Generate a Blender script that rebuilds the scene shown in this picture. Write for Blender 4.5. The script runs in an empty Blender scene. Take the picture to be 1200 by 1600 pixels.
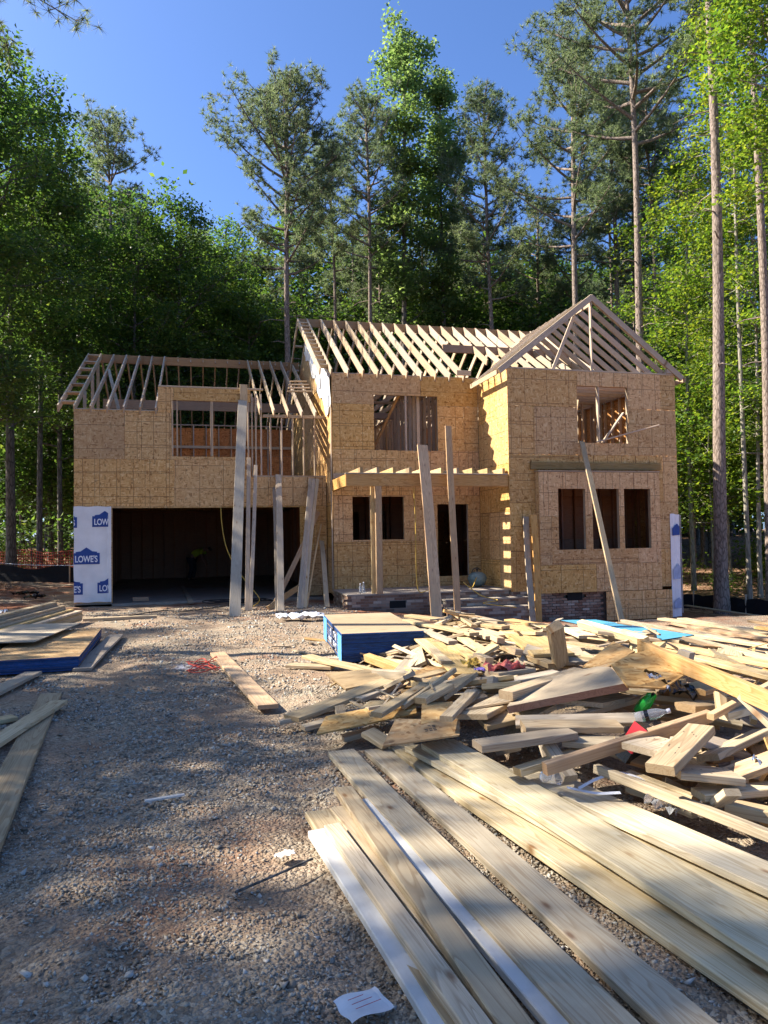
import bpy, math, random
import numpy as np
from mathutils import Vector, Matrix, Euler
random.seed(7); rng = np.random.default_rng(7)
SC = bpy.context.scene
COL = SC.collection

# ------------------------------------------------------------------ camera, sky, sun, exposure
cam = bpy.data.cameras.new('camera'); camo = bpy.data.objects.new('camera', cam); COL.objects.link(camo)
_R = Vector((0.96941243, -0.24493364, -0.01571779)); _U = Vector((0.00699148, -0.03645612, 0.9993108)); _F = Vector((0.24533784, 0.9688542, 0.03362857))
camo.matrix_world = Matrix(((_R.x, _U.x, -_F.x, 3.078), (_R.y, _U.y, -_F.y, -19.716), (_R.z, _U.z, -_F.z, 1.5977), (0, 0, 0, 1)))
cam.sensor_fit = 'VERTICAL'; cam.sensor_height = 34.6; cam.lens = 34.6 * 1138.03 / 1600
cam.clip_start = .05; cam.clip_end = 3000
SC.camera = camo

SUN = Vector((-1.0, .375, .9)).normalized()          # towards the sun
elev = math.asin(SUN.z); az = math.atan2(SUN.x, SUN.y)
W = bpy.data.worlds.new('World'); SC.world = W; W.use_nodes = True
nt = W.node_tree; nt.nodes.clear()
sky = nt.nodes.new('ShaderNodeTexSky'); sky.sky_type = 'NISHITA'; sky.sun_disc = False
sky.sun_elevation = elev; sky.sun_rotation = az; sky.air_density = .62; sky.dust_density = 1.3; sky.ozone_density = 10
bg = nt.nodes.new('ShaderNodeBackground'); bg.inputs[1].default_value = .115
wo = nt.nodes.new('ShaderNodeOutputWorld')
nt.links.new(sky.outputs[0], bg.inputs[0]); nt.links.new(bg.outputs[0], wo.inputs[0])
sl = bpy.data.lights.new('sun', 'SUN'); sl.energy = 4.7; sl.angle = math.radians(.5); sl.color = (1, .92, .80)
so = bpy.data.objects.new('sun', sl); COL.objects.link(so)
so.rotation_euler = SUN.to_track_quat('Z', 'Y').to_euler(); so.location = (-20, 8, 30)
SC.view_settings.view_transform = 'Standard'; SC.view_settings.look = 'None'; SC.view_settings.gamma = 1
SC.view_settings.use_curve_mapping = False; SC.view_settings.exposure = 1.6
SC.cycles.max_bounces = 8; SC.cycles.diffuse_bounces = 4; SC.cycles.transparent_max_bounces = 8

# ------------------------------------------------------------------ materials
def mat(name):
    m = bpy.data.materials.new(name); m.use_nodes = True
    t = m.node_tree; t.nodes.clear()
    out = t.nodes.new('ShaderNodeOutputMaterial'); p = t.nodes.new('ShaderNodeBsdfPrincipled')
    t.links.new(p.outputs[0], out.inputs[0]); p.inputs['Roughness'].default_value = .8
    p.inputs['Specular IOR Level'].default_value = .25
    return m, t, p
def N(t, typ, **kw):
    n = t.nodes.new(typ)
    for k, v in kw.items():
        if k.startswith('i_'):
            key = k[2:]; key = int(key) if key.isdigit() else key
            n.inputs[key].default_value = v
        else: setattr(n, k, v)
    return n
def ramp(t, fac, stops, interp='LINEAR'):
    r = t.nodes.new('ShaderNodeValToRGB'); r.color_ramp.interpolation = interp
    e = r.color_ramp.elements
    while len(e) < len(stops): e.new(.5)
    for k, (pos, c) in enumerate(stops):
        e[k].position = pos; e[k].color = (*c, 1) if len(c) == 3 else c
    t.links.new(fac, r.inputs[0]); return r.outputs[0]
def mixc(t, fac, a, b, mode='MIX'):
    n = t.nodes.new('ShaderNodeMix'); n.data_type = 'RGBA'; n.blend_type = mode
    for sock, v in ((n.inputs[0], fac), (n.inputs[6], a), (n.inputs[7], b)):
        if hasattr(v, 'is_output'): t.links.new(v, sock)
        elif isinstance(v, (int, float)): sock.default_value = v
        else: sock.default_value = (*v, 1)
    return n.outputs[2]
def math_(t, op, a, b=None, c=None):
    n = t.nodes.new('ShaderNodeMath'); n.operation = op
    for i, v in enumerate((a, b, c)):
        if v is None: continue
        if hasattr(v, 'is_output'): t.links.new(v, n.inputs[i])
        else: n.inputs[i].default_value = v
    return n.outputs[0]
def objcoord(t, scale, jitter=True):
    tc = N(t, 'ShaderNodeTexCoord'); src = tc.outputs['Object']
    if jitter:
        oi = N(t, 'ShaderNodeObjectInfo'); mul = N(t, 'ShaderNodeVectorMath', operation='SCALE'); mul.inputs[0].default_value = (37.1, 19.7, 11.3)
        t.links.new(oi.outputs['Random'], mul.inputs[3]); ad = N(t, 'ShaderNodeVectorMath', operation='ADD')
        t.links.new(src, ad.inputs[0]); t.links.new(mul.outputs[0], ad.inputs[1]); src = ad.outputs[0]
    mp = N(t, 'ShaderNodeMapping'); mp.inputs['Scale'].default_value = scale
    t.links.new(src, mp.inputs[0]); return mp.outputs[0]
def noise(t, vec, scale, detail=4, rough=.55, dist=0, out=0):
    n = N(t, 'ShaderNodeTexNoise'); n.inputs['Scale'].default_value = scale; n.inputs['Detail'].default_value = detail
    n.inputs['Roughness'].default_value = rough; n.inputs['Distortion'].default_value = dist
    if vec is not None: t.links.new(vec, n.inputs['Vector'])
    return n.outputs[out]
def bump(t, p, h, strength=.3, dist=.01):
    b = N(t, 'ShaderNodeBump'); b.inputs['Strength'].default_value = strength; b.inputs['Distance'].default_value = dist
    t.links.new(h, b.inputs['Height']); t.links.new(b.outputs[0], p.inputs['Normal'])
def objrand(t): return N(t, 'ShaderNodeObjectInfo').outputs['Random']
def hsv(t, col, val=None, sat=None, hue=None):
    n = N(t, 'ShaderNodeHueSaturation')
    t.links.new(col, n.inputs['Color'])
    for k, v in (('Value', val), ('Saturation', sat), ('Hue', hue)):
        if v is None: continue
        if hasattr(v, 'is_output'): t.links.new(v, n.inputs[k])
        else: n.inputs[k].default_value = v
    return n.outputs[0]
def maprange(t, v, a, b, c, d):
    n = N(t, 'ShaderNodeMapRange'); t.links.new(v, n.inputs[0])
    for i, x in enumerate((a, b, c, d)): n.inputs[i + 1].default_value = x
    return n.outputs[0]

def wood(name, c_dark, c_mid, c_light, knot=(.22, .11, .045), grain=1.0, gs=1.0):
    m, t, p = mat(name)
    v = objcoord(t, (1, 1, 1))
    # growth rings: distorted bands around an axis running along the board
    st = N(t, 'ShaderNodeMapping'); st.inputs['Scale'].default_value = (.55, 9, 9); t.links.new(v, st.inputs[0])
    ring = noise(t, st.outputs[0], 1.1 * gs, 2.5, .5, .9)
    bands = math_(t, 'FRACT', math_(t, 'MULTIPLY', ring, 11))
    bands = ramp(t, bands, [(0, (0, 0, 0)), (.55, (.35, .35, .35)), (.86, (1, 1, 1)), (1, (0, 0, 0))])
    st2 = N(t, 'ShaderNodeMapping'); st2.inputs['Scale'].default_value = (1.6, 120, 120); t.links.new(v, st2.inputs[0])
    fine = noise(t, st2.outputs[0], 1.6, 3, .6)
    big = noise(t, v, .9, 3, .5)
    col = ramp(t, big, [(.25, c_mid), (.75, c_light)])
    col = mixc(t, math_(t, 'MULTIPLY', bands, .72 * grain), col, c_dark)
    col = mixc(t, math_(t, 'MULTIPLY', ramp(t, fine, [(.45, (0, 0, 0)), (.8, (1, 1, 1))]), .35 * grain), col, c_dark)
    # knots: branches crossing the board, so the cells ignore the thickness
    st3 = N(t, 'ShaderNodeMapping'); st3.inputs['Scale'].default_value = (4.2, 10, .02); t.links.new(v, st3.inputs[0])
    vo = N(t, 'ShaderNodeTexVoronoi'); vo.inputs['Scale'].default_value = 1.0; t.links.new(st3.outputs[0], vo.inputs['Vector'])
    ks = N(t, 'ShaderNodeSeparateColor'); t.links.new(vo.outputs['Color'], ks.inputs[0]); gate = math_(t, 'GREATER_THAN', ks.outputs[0], .72)
    kn = math_(t, 'MULTIPLY', ramp(t, vo.outputs['Distance'], [(.06, (1, 1, 1)), (.13, (.45, .45, .45)), (.2, (0, 0, 0))]), gate)
    halo = math_(t, 'MULTIPLY', ramp(t, vo.outputs['Distance'], [(.1, (1, 1, 1)), (.45, (0, 0, 0))]), gate)
    col = mixc(t, math_(t, 'MULTIPLY', halo, .35), col, c_dark)
    col = mixc(t, math_(t, 'MULTIPLY', kn, .92), col, knot)
    tcn = N(t, 'ShaderNodeTexCoord'); nx = N(t, 'ShaderNodeSeparateXYZ'); t.links.new(tcn.outputs['Normal'], nx.inputs[0])
    endg = math_(t, 'GREATER_THAN', math_(t, 'ABSOLUTE', nx.outputs[0]), .8)
    col = mixc(t, math_(t, 'MULTIPLY', endg, .45), col, c_dark)
    # dirt and weather
    dirt = noise(t, v, 5, 5, .65)
    col = mixc(t, math_(t, 'MULTIPLY', ramp(t, dirt, [(.5, (0, 0, 0)), (.8, (1, 1, 1))]), .3), col, (.25, .2, .15))
    r = objrand(t)
    col = hsv(t, col, maprange(t, r, 0, 1, .78, 1.14), maprange(t, math_(t, 'FRACT', math_(t, 'MULTIPLY', r, 7.3)), 0, 1, .84, 1.15), maprange(t, math_(t, 'FRACT', math_(t, 'MULTIPLY', r, 3.1)), 0, 1, .497, .507))
    t.links.new(col, p.inputs['Base Color'])
    p.inputs['Roughness'].default_value = .72
    bump(t, p, mixc(t, .5, fine, bands), .25, .002)
    return m
SPF = wood('spruce lumber', (.28, .185, .10), (.46, .355, .225), (.58, .47, .31))
SUNW = wood('sunlit tone lumber', (.33, .20, .08), (.50, .365, .195), (.60, .46, .27))  # warmer copy of the lumber colour, with sunlight put into the tone
ORANGE = wood('orange pine lumber', (.36, .19, .075), (.50, .32, .16), (.60, .42, .23))
GREYW = wood('weathered lumber', (.27, .20, .13), (.42, .335, .235), (.52, .43, .31), grain=.7)
TREATED = wood('treated lumber', (.33, .22, .10), (.54, .45, .29), (.63, .54, .37), grain=.9)
FRAME = wood('framing lumber', (.31, .21, .125), (.47, .36, .245), (.56, .44, .31), grain=.8)
LEDGEW = wood('olive treated beam', (.19, .105, .03), (.34, .215, .08), (.40, .27, .11))
LEANW = wood('brown pine plank', (.36, .17, .05), (.60, .355, .14), (.68, .43, .19))
DARKIN = wood('shade darkened red brown lumber', (.15, .06, .03), (.30, .13, .07), (.38, .18, .10), grain=.7)  # indoor shade put into the colour; also edges the dark plywood
BOARD_RED = wood('brown header lumber', (.22, .12, .06), (.33, .20, .11), (.40, .25, .14), grain=.8)

def make_white():
    m, t, p = mat('white primed wood'); v = objcoord(t, (1, 1, 1))
    n1 = noise(t, v, 6, 5, .6); st = N(t, 'ShaderNodeMapping'); st.inputs['Scale'].default_value = (3, 60, 60); t.links.new(v, st.inputs[0])
    fi = noise(t, st.outputs[0], 1.5, 3)
    c = mixc(t, ramp(t, n1, [(.4, (0, 0, 0)), (.75, (1, 1, 1))]), (.56, .55, .52), (.44, .42, .38))
    c = mixc(t, math_(t, 'MULTIPLY', ramp(t, fi, [(.5, (0, 0, 0)), (.8, (1, 1, 1))]), .3), c, (.38, .34, .28))
    vo = N(t, 'ShaderNodeTexVoronoi'); vo.inputs['Scale'].default_value = 9; t.links.new(v, vo.inputs['Vector'])
    c = mixc(t, ramp(t, vo.outputs['Distance'], [(.06, (.8, .8, .8)), (.1, (0, 0, 0))]), c, (.3, .26, .22))
    t.links.new(c, p.inputs['Base Color']); p.inputs['Roughness'].default_value = .55; bump(t, p, fi, .15, .001); return m
WHITEW = make_white()

def make_osb(name, lines=True, tint=(1, 1, 1), rough_scale=1):
    m, t, p = mat(name); v = objcoord(t, (1, 1, 1)); tc = N(t, 'ShaderNodeTexCoord')
    # strands: two layers of stretched cells at different angles
    def strands(rot, sc):
        mp = N(t, 'ShaderNodeMapping'); mp.inputs['Rotation'].default_value = rot; mp.inputs['Scale'].default_value = sc; t.links.new(v, mp.inputs[0])
        dn = noise(t, v, 7, 2, .5, 0, 1)
        ad = N(t, 'ShaderNodeVectorMath', operation='MULTIPLY_ADD'); t.links.new(dn, ad.inputs[0]); ad.inputs[1].default_value = (.7, .7, .7); t.links.new(mp.outputs[0], ad.inputs[2])
        vo = N(t, 'ShaderNodeTexVoronoi'); vo.inputs['Scale'].default_value = 1; t.links.new(ad.outputs[0], vo.inputs['Vector'])
        s = N(t, 'ShaderNodeSeparateColor'); t.links.new(vo.outputs['Color'], s.inputs[0]); return s.outputs[0], s.outputs[1], vo.outputs['Distance']
    a1, b1, d1 = strands((.2, .9, .6), (11, 26, 38)); a2, b2, d2 = strands((.4, -.7, .2), (36, 26, 13))
    sel = ramp(t, noise(t, v, 9, 2), [(.47, (0, 0, 0)), (.53, (1, 1, 1))])
    val = mixc(t, sel, a1, a2)
    c = ramp(t, val, [(0, (.30, .155, .055)), (.14, (.52, .305, .122)), (.5, (.60, .375, .16)), (.85, (.65, .425, .19)), (1, (.73, .53, .27))])
    fl = noise(t, v, 60, 3, .7); c = mixc(t, math_(t, 'MULTIPLY', ramp(t, fl, [(.55, (0, 0, 0)), (.75, (1, 1, 1))]), .22), c, (.25, .15, .07))
    sp = N(t, 'ShaderNodeMapping'); sp.inputs['Scale'].default_value = (9, 9, 6); t.links.new(v, sp.inputs[0])
    vk = N(t, 'ShaderNodeTexVoronoi'); vk.inputs['Scale'].default_value = 1; t.links.new(sp.outputs[0], vk.inputs['Vector'])
    s2 = N(t, 'ShaderNodeSeparateColor'); t.links.new(vk.outputs['Color'], s2.inputs[0])
    spot = math_(t, 'MULTIPLY', ramp(t, vk.outputs['Distance'], [(.16, (1, 1, 1)), (.3, (0, 0, 0))]), math_(t, 'GREATER_THAN', s2.outputs[0], .72))
    c = mixc(t, math_(t, 'MULTIPLY', spot, .45), c, (.13, .075, .03))
    if lines:
        # printed nailing lines: thin dark ink every 16 inches, slightly wavy, plus cross lines
        xyz = N(t, 'ShaderNodeSeparateXYZ'); t.links.new(tc.outputs['Object'], xyz.inputs[0]); r = objrand(t)
        def ln(coord, step, off, w):
            f = math_(t, 'FRACT', math_(t, 'ADD', math_(t, 'DIVIDE', coord, step), off))
            return math_(t, 'LESS_THAN', math_(t, 'ABSOLUTE', math_(t, 'SUBTRACT', f, .5)), w)
        l1 = ln(xyz.outputs[0], .4064, r, .018); l2 = math_(t, 'MULTIPLY', ln(xyz.outputs[0], .61, math_(t, 'MULTIPLY', r, 3.7), .011), math_(t, 'GREATER_THAN', r, .45))
        l3 = ln(xyz.outputs[2], .61, math_(t, 'MULTIPLY', r, 5.1), .0115); l4 = math_(t, 'MULTIPLY', ln(xyz.outputs[2], .4064, math_(t, 'MULTIPLY', r, 2.3), .016), math_(t, 'GREATER_THAN', math_(t, 'FRACT', math_(t, 'MULTIPLY', r, 9)), .55))
        l1 = math_(t, 'MULTIPLY', l1, math_(t, 'GREATER_THAN', math_(t, 'FRACT', math_(t, 'MULTIPLY', r, 13)), .3)); L = math_(t, 'MINIMUM', math_(t, 'ADD', math_(t, 'ADD', l1, l2), math_(t, 'ADD', l3, l4)), 1)
        brk = ramp(t, noise(t, v, 1.6, 2), [(.3, (.25, .25, .25)), (.42, (1, 1, 1))])
        c = mixc(t, math_(t, 'MULTIPLY', math_(t, 'MULTIPLY', L, brk), .74), c, (.13, .065, .028))
    stain = noise(t, v, 1.3, 4, .6); c = mixc(t, math_(t, 'MULTIPLY', ramp(t, stain, [(.5, (0, 0, 0)), (.8, (1, 1, 1))]), .35), c, (.42, .27, .14))
    rr = objrand(t); c = hsv(t, c, maprange(t, rr, 0, 1, .84, 1.08), maprange(t, math_(t, 'FRACT', math_(t, 'MULTIPLY', rr, 5.7)), 0, 1, .95, 1.12), maprange(t, math_(t, 'FRACT', math_(t, 'MULTIPLY', rr, 11.3)), 0, 1, .496, .502))
    if tint != (1, 1, 1): c = mixc(t, 1.0, c, tint, 'MULTIPLY')
    t.links.new(c, p.inputs['Base Color']); p.inputs['Roughness'].default_value = .7
    bump(t, p, mixc(t, .5, d1, fl), .35, .003); return m
OSB = make_osb('oriented strand board'); OSBP = make_osb('loose strand board', False, (.78, .80, .86)); OSBIN = make_osb('strand board inner face', False, (.85, .68, .55))
OSBRED = make_osb('red brown strand board', False, (1, .62, .38)); PLY = wood('plywood face', (.20, .12, .055), (.34, .235, .12), (.44, .32, .18), grain=.9, gs=.6)
DARKPLY = wood('dark plywood face', (.30, .22, .14), (.42, .32, .20), (.5, .39, .25), grain=.6)

def plain(name, col, rough=.6, var=.15, scale=8, metallic=0, b=0, spec=.3, ovar=0):
    m, t, p = mat(name); v = objcoord(t, (1, 1, 1))
    n = noise(t, v, scale, 5, .6)
    c = mixc(t, ramp(t, n, [(.3, (0, 0, 0)), (.75, (1, 1, 1))]), tuple(x * (1 - var) for x in col), tuple(min(1, x * (1 + var)) for x in col))
    if ovar: c = hsv(t, c, maprange(t, objrand(t), 0, 1, 1 - ovar, 1 + ovar))
    t.links.new(c, p.inputs['Base Color']); p.inputs['Roughness'].default_value = rough; p.inputs['Metallic'].default_value = metallic
    p.inputs['Specular IOR Level'].default_value = spec
    if b: bump(t, p, n, b, .01)
    return m
WRAP = plain('house wrap film', (.80, .79, .77), .42, .10, 2.2, 0, .45)
LOGO = plain('blue print', (.022, .065, .26), .5, .1)
LOGOFAINT = plain('faint blue print', (.36, .42, .56), .5, .25)
LETTER = plain('white print', (.78, .79, .82), .5, .03)
INK = plain('black ink', (.03, .03, .03), .7, .1)
BLUEEDGE = plain('blue painted sheet edges', (.010, .050, .165), .7, .4, 14, ovar=.5)
BLUELIGHT = plain('light blue edge patches', (.10, .32, .58), .6, .3, 9)  # lighter blue for patches on one side of the plywood stack
FOAM = plain('light blue foam', (.09, .32, .46), .5, .2, 5)
CONC = plain('concrete', (.31, .265, .215), .85, .2, 4, 0, .2)
MORTAR = plain('mortar', (.27, .235, .19), .9, .15, 20, 0, .3)
BLACKP = plain('black plastic film', (.012, .012, .013), .25, .3, 6, 0, 0, .6)
SILT = plain('black geotextile', (.012, .012, .014), .85, .3, 30)
STEEL = plain('dark steel', (.06, .06, .06), .4, .2, 9, .6)
GREENBAG = plain('green glossy film', (.02, .38, .05), .25, .2, 9, 0, 0, .6)
WHITEP = plain('white plastic', (.72, .73, .76), .4, .06)
SILVER = plain('silver film', (.6, .6, .62), .25, .2, 8, .7)
REDP = plain('red print', (.45, .02, .03), .45, .15)
ORNET = plain('orange plastic net', (.42, .065, .025), .6, .15)
PINK = plain('pink insulation', (.62, .17, .13), .95, .3, 40, 0, .5)
TANK = plain('painted steel tank', (.17, .23, .21), .45, .2, 5)
YELLOW = plain('yellow cord', (.55, .36, .07), .6, .15)
BLACKH = plain('black rubber hose', (.015, .015, .016), .5, .1)
SHIRT = plain('yellow green shirt', (.42, .48, .03), .85, .12)
PANTS = plain('dark trousers', (.03, .03, .04), .9, .2)
SKIN = plain('skin', (.30, .16, .10), .55, .1)
HAIR = plain('dark cap', (.02, .018, .016), .8, .2)
PALEBLUE = plain('pale blue paper', (.52, .62, .72), .6, .1)
PAPER = plain('crumpled white paper', (.70, .68, .66), .7, .12, 12)
VENT = plain('dark vent', (.01, .01, .01), .8, .1)
def make_clear():
    m, t, p = mat('clear plastic'); p.inputs['Base Color'].default_value = (.85, .88, .92, 1); p.inputs['Roughness'].default_value = .12
    p.inputs['Transmission Weight'].default_value = .8; p.inputs['IOR'].default_value = 1.2; return m
CLEAR = make_clear()
def make_brick():
    m, t, p = mat('fired brick'); v = objcoord(t, (1, 1, 1)); r = objrand(t)
    c = ramp(t, r, [(0, (.13, .075, .05)), (.3, (.23, .13, .08)), (.6, (.30, .20, .135)), (.85, (.38, .30, .22)), (1, (.47, .40, .31))])
    n = noise(t, v, 25, 5, .65); c = mixc(t, math_(t, 'MULTIPLY', ramp(t, n, [(.4, (0, 0, 0)), (.8, (1, 1, 1))]), .5), c, (.27, .22, .18))
    t.links.new(c, p.inputs['Base Color']); p.inputs['Roughness'].default_value = .9; bump(t, p, n, .4, .006); return m
BRICK = make_brick()

def make_ground():
    m, t, p = mat('gravel and clay'); g = N(t, 'ShaderNodeNewGeometry'); pos = g.outputs['Position']
    vo = N(t, 'ShaderNodeTexVoronoi'); vo.inputs['Scale'].default_value = 42; t.links.new(pos, vo.inputs['Vector'])
    vo2 = N(t, 'ShaderNodeTexVoronoi'); vo2.inputs['Scale'].default_value = 85; t.links.new(pos, vo2.inputs['Vector'])
    sc = N(t, 'ShaderNodeSeparateColor'); t.links.new(vo.outputs['Color'], sc.inputs[0])
    sc2 = N(t, 'ShaderNodeSeparateColor'); t.links.new(vo2.outputs['Color'], sc2.inputs[0])
    grav = ramp(t, sc.outputs[0], [(0, (.18, .14, .10)), (.4, (.29, .235, .165)), (.75, (.38, .32, .235)), (1, (.48, .42, .32))])
    grav2 = ramp(t, sc2.outputs[0], [(0, (.19, .135, .09)), (.6, (.35, .26, .18)), (1, (.47, .37, .27))])
    gm = mixc(t, ramp(t, noise(t, pos, 3.0, 4), [(.4, (0, 0, 0)), (.6, (1, 1, 1))]), grav, grav2)
    dirtc = ramp(t, noise(t, pos, 9, 6, .65), [(.3, (.25, .155, .09)), (.7, (.41, .28, .18))])
    f1 = ramp(t, noise(t, pos, .8, 6, .65), [(.46, (0, 0, 0)), (.62, (1, 1, 1))])
    c = mixc(t, math_(t, 'MULTIPLY', f1, .65), gm, dirtc)
    clay = ramp(t, noise(t, pos, 14, 5, .65), [(.3, (.17, .058, .028)), (.7, (.30, .115, .06))])
    xyz = N(t, 'ShaderNodeSeparateXYZ'); t.links.new(pos, xyz.inputs[0])
    saw = N(t, 'ShaderNodeVectorMath', operation='DISTANCE'); t.links.new(pos, saw.inputs[0]); saw.inputs[1].default_value = (6.3, -12.6, 0)
    sw = math_(t, 'ADD', math_(t, 'MULTIPLY', saw.outputs['Value'], .22), math_(t, 'MULTIPLY', noise(t, pos, 2.2, 6, .7), 1.3))
    c = mixc(t, ramp(t, sw, [(.75, (.75, .75, .75)), (1.25, (0, 0, 0))]), c, (.50, .36, .20))
    wet = ramp(t, noise(t, pos, .45, 5, .6), [(.5, (0, 0, 0)), (.66, (1, 1, 1))]); c = mixc(t, math_(t, 'MULTIPLY', wet, .5), c, (.17, .115, .08))
    # red clay builds up towards the house walls and the sides of the lot
    near = maprange(t, xyz.outputs[1], -7.5, -2.5, 0, 1); side = maprange(t, xyz.outputs[0], 5.5, 9, 0, 1); lf = maprange(t, xyz.outputs[0], 1.4, -1.5, 0, .6)
    amt = math_(t, 'ADD', math_(t, 'MULTIPLY', near, math_(t, 'ADD', math_(t, 'MULTIPLY', side, .7), .05)), math_(t, 'ADD', math_(t, 'MULTIPLY', side, .25), math_(t, 'MULTIPLY', lf, .5)))
    cn = math_(t, 'ADD', noise(t, pos, .55, 6, .68), math_(t, 'MULTIPLY', amt, .42))
    cf = ramp(t, cn, [(.57, (0, 0, 0)), (.71, (1, 1, 1))])
    c = mixc(t, math_(t, 'MULTIPLY', cf, .85), c, clay)
    # chalky spill on the drive
    d = N(t, 'ShaderNodeVectorMath', operation='DISTANCE'); t.links.new(pos, d.inputs[0]); d.inputs[1].default_value = (2.93, -10.2, 0)
    ch = math_(t, 'ADD', math_(t, 'MULTIPLY', d.outputs['Value'], 1.6), math_(t, 'MULTIPLY', noise(t, pos, 5, 5, .7), 1.2))
    c = mixc(t, ramp(t, ch, [(.75, (.8, .8, .8)), (1.25, (0, 0, 0))]), c, (.46, .47, .52))
    # leaf litter in the woods
    lit = N(t, 'ShaderNodeTexVoronoi'); lit.inputs['Scale'].default_value = 9; t.links.new(pos, lit.inputs['Vector'])
    ls = N(t, 'ShaderNodeSeparateColor'); t.links.new(lit.outputs['Color'], ls.inputs[0])
    lc = ramp(t, ls.outputs[0], [(0, (.10, .055, .03)), (.5, (.27, .15, .085)), (1, (.45, .29, .19))])
    w1 = maprange(t, xyz.outputs[0], 17.2, 18.2, 0, 1); w2 = maprange(t, xyz.outputs[1], 9, 13, 0, 1); w3 = maprange(t, xyz.outputs[0], -3.5, -5.5, 0, 1)
    wf = math_(t, 'MINIMUM', math_(t, 'ADD', math_(t, 'ADD', w1, w2), w3), 1)
    c = mixc(t, wf, c, lc)
    t.links.new(c, p.inputs['Base Color']); p.inputs['Roughness'].default_value = .95; p.inputs['Specular IOR Level'].default_value = .1
    h = math_(t, 'ADD', math_(t, 'MULTIPLY', vo.outputs['Distance'], -1), math_(t, 'MULTIPLY', vo2.outputs['Distance'], -.5))
    bump(t, p, h, .9, .018); return m
GROUND = make_ground()
def make_stone():
    m, t, p = mat('crushed stone'); g = N(t, 'ShaderNodeNewGeometry'); r = g.outputs['Random Per Island']
    c = ramp(t, r, [(0, (.17, .14, .105)), (.25, (.29, .24, .18)), (.55, (.39, .335, .255)), (.8, (.45, .405, .33)), (.93, (.35, .355, .33)), (1, (.62, .56, .47))])
    n = noise(t, g.outputs['Position'], 60, 3); c = hsv(t, c, maprange(t, n, .3, .7, .8, 1.15))
    t.links.new(c, p.inputs['Base Color']); p.inputs['Roughness'].default_value = .9; return m
STONE = make_stone()

def make_bark(name, dark, light, sc=(3, 3, .8)):
    m, t, p = mat(name); tc = N(t, 'ShaderNodeTexCoord'); mp = N(t, 'ShaderNodeMapping'); mp.inputs['Scale'].default_value = sc; t.links.new(tc.outputs['Object'], mp.inputs[0])
    vo = N(t, 'ShaderNodeTexVoronoi'); vo.inputs['Scale'].default_value = 5; vo.feature = 'DISTANCE_TO_EDGE'; t.links.new(mp.outputs[0], vo.inputs['Vector'])
    n = noise(t, mp.outputs[0], 7, 6, .7)
    c = ramp(t, n, [(.3, dark), (.7, light)]); c = mixc(t, ramp(t, vo.outputs['Distance'], [(0, (.8, .8, .8)), (.16, (0, 0, 0))]), c, tuple(x * .4 for x in dark))
    t.links.new(c, p.inputs['Base Color']); p.inputs['Roughness'].default_value = .95
    bump(t, p, mixc(t, .5, vo.outputs['Distance'], n), .8, .04); return m
BARKP = make_bark('pine bark', (.17, .125, .095), (.40, .32, .26)); BARKH = make_bark('grey bark', (.10, .09, .075), (.23, .205, .175), (2, 2, .5)); BARKL = make_bark('pale bark', (.24, .21, .16), (.42, .38, .31), (3, 3, .4))
def make_leaf(name, stops, trans, tw=.45, rough=.5):
    m, t, p = mat(name); g = N(t, 'ShaderNodeNewGeometry'); r = g.outputs['Random Per Island']
    c = ramp(t, r, stops); big = noise(t, g.outputs['Position'], .35, 3, .6)
    c = hsv(t, c, maprange(t, big, .3, .7, .75, 1.25), None, maprange(t, noise(t, g.outputs['Position'], .25, 2), .3, .7, .485, .515))
    t.links.new(c, p.inputs['Base Color']); p.inputs['Roughness'].default_value = rough; p.inputs['Specular IOR Level'].default_value = .3
    tr = N(t, 'ShaderNodeBsdfTranslucent'); tcx = mixc(t, 1.0, c, trans, 'MULTIPLY'); t.links.new(tcx, tr.inputs[0])
    mx = N(t, 'ShaderNodeMixShader'); mx.inputs[0].default_value = tw
    out = [n for n in t.nodes if n.type == 'OUTPUT_MATERIAL'][0]
    t.links.new(p.outputs[0], mx.inputs[1]); t.links.new(tr.outputs[0], mx.inputs[2]); t.links.new(mx.outputs[0], out.inputs[0]); return m
LEAFH = make_leaf('broadleaf foliage', [(0, (.044, .080, .026)), (.5, (.070, .122, .036)), (.9, (.105, .155, .044)), (1, (.15, .175, .045))], (2.0, 2.2, 1.0), .42)
LEAFM = make_leaf('sunny maple foliage', [(0, (.05, .105, .022)), (.4, (.085, .145, .028)), (.75, (.125, .18, .032)), (1, (.18, .21, .04))], (2.5, 2.4, .9), .48)
LEAFT = make_leaf('tulip tree foliage', [(0, (.09, .14, .055)), (.5, (.12, .175, .07)), (1, (.17, .21, .10))], (2.3, 2.4, 1.3), .5)
NEEDLE = make_leaf('pine needles', [(0, (.075, .105, .06)), (.5, (.105, .14, .08)), (1, (.15, .175, .11))], (2.2, 2.2, 1.5), .45, .5)
LITTER = make_leaf('forest litter', [(0, (.12, .06, .03)), (.5, (.28, .16, .09)), (1, (.42, .28, .18))], (1, 1, 1), .1, .9)

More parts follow.
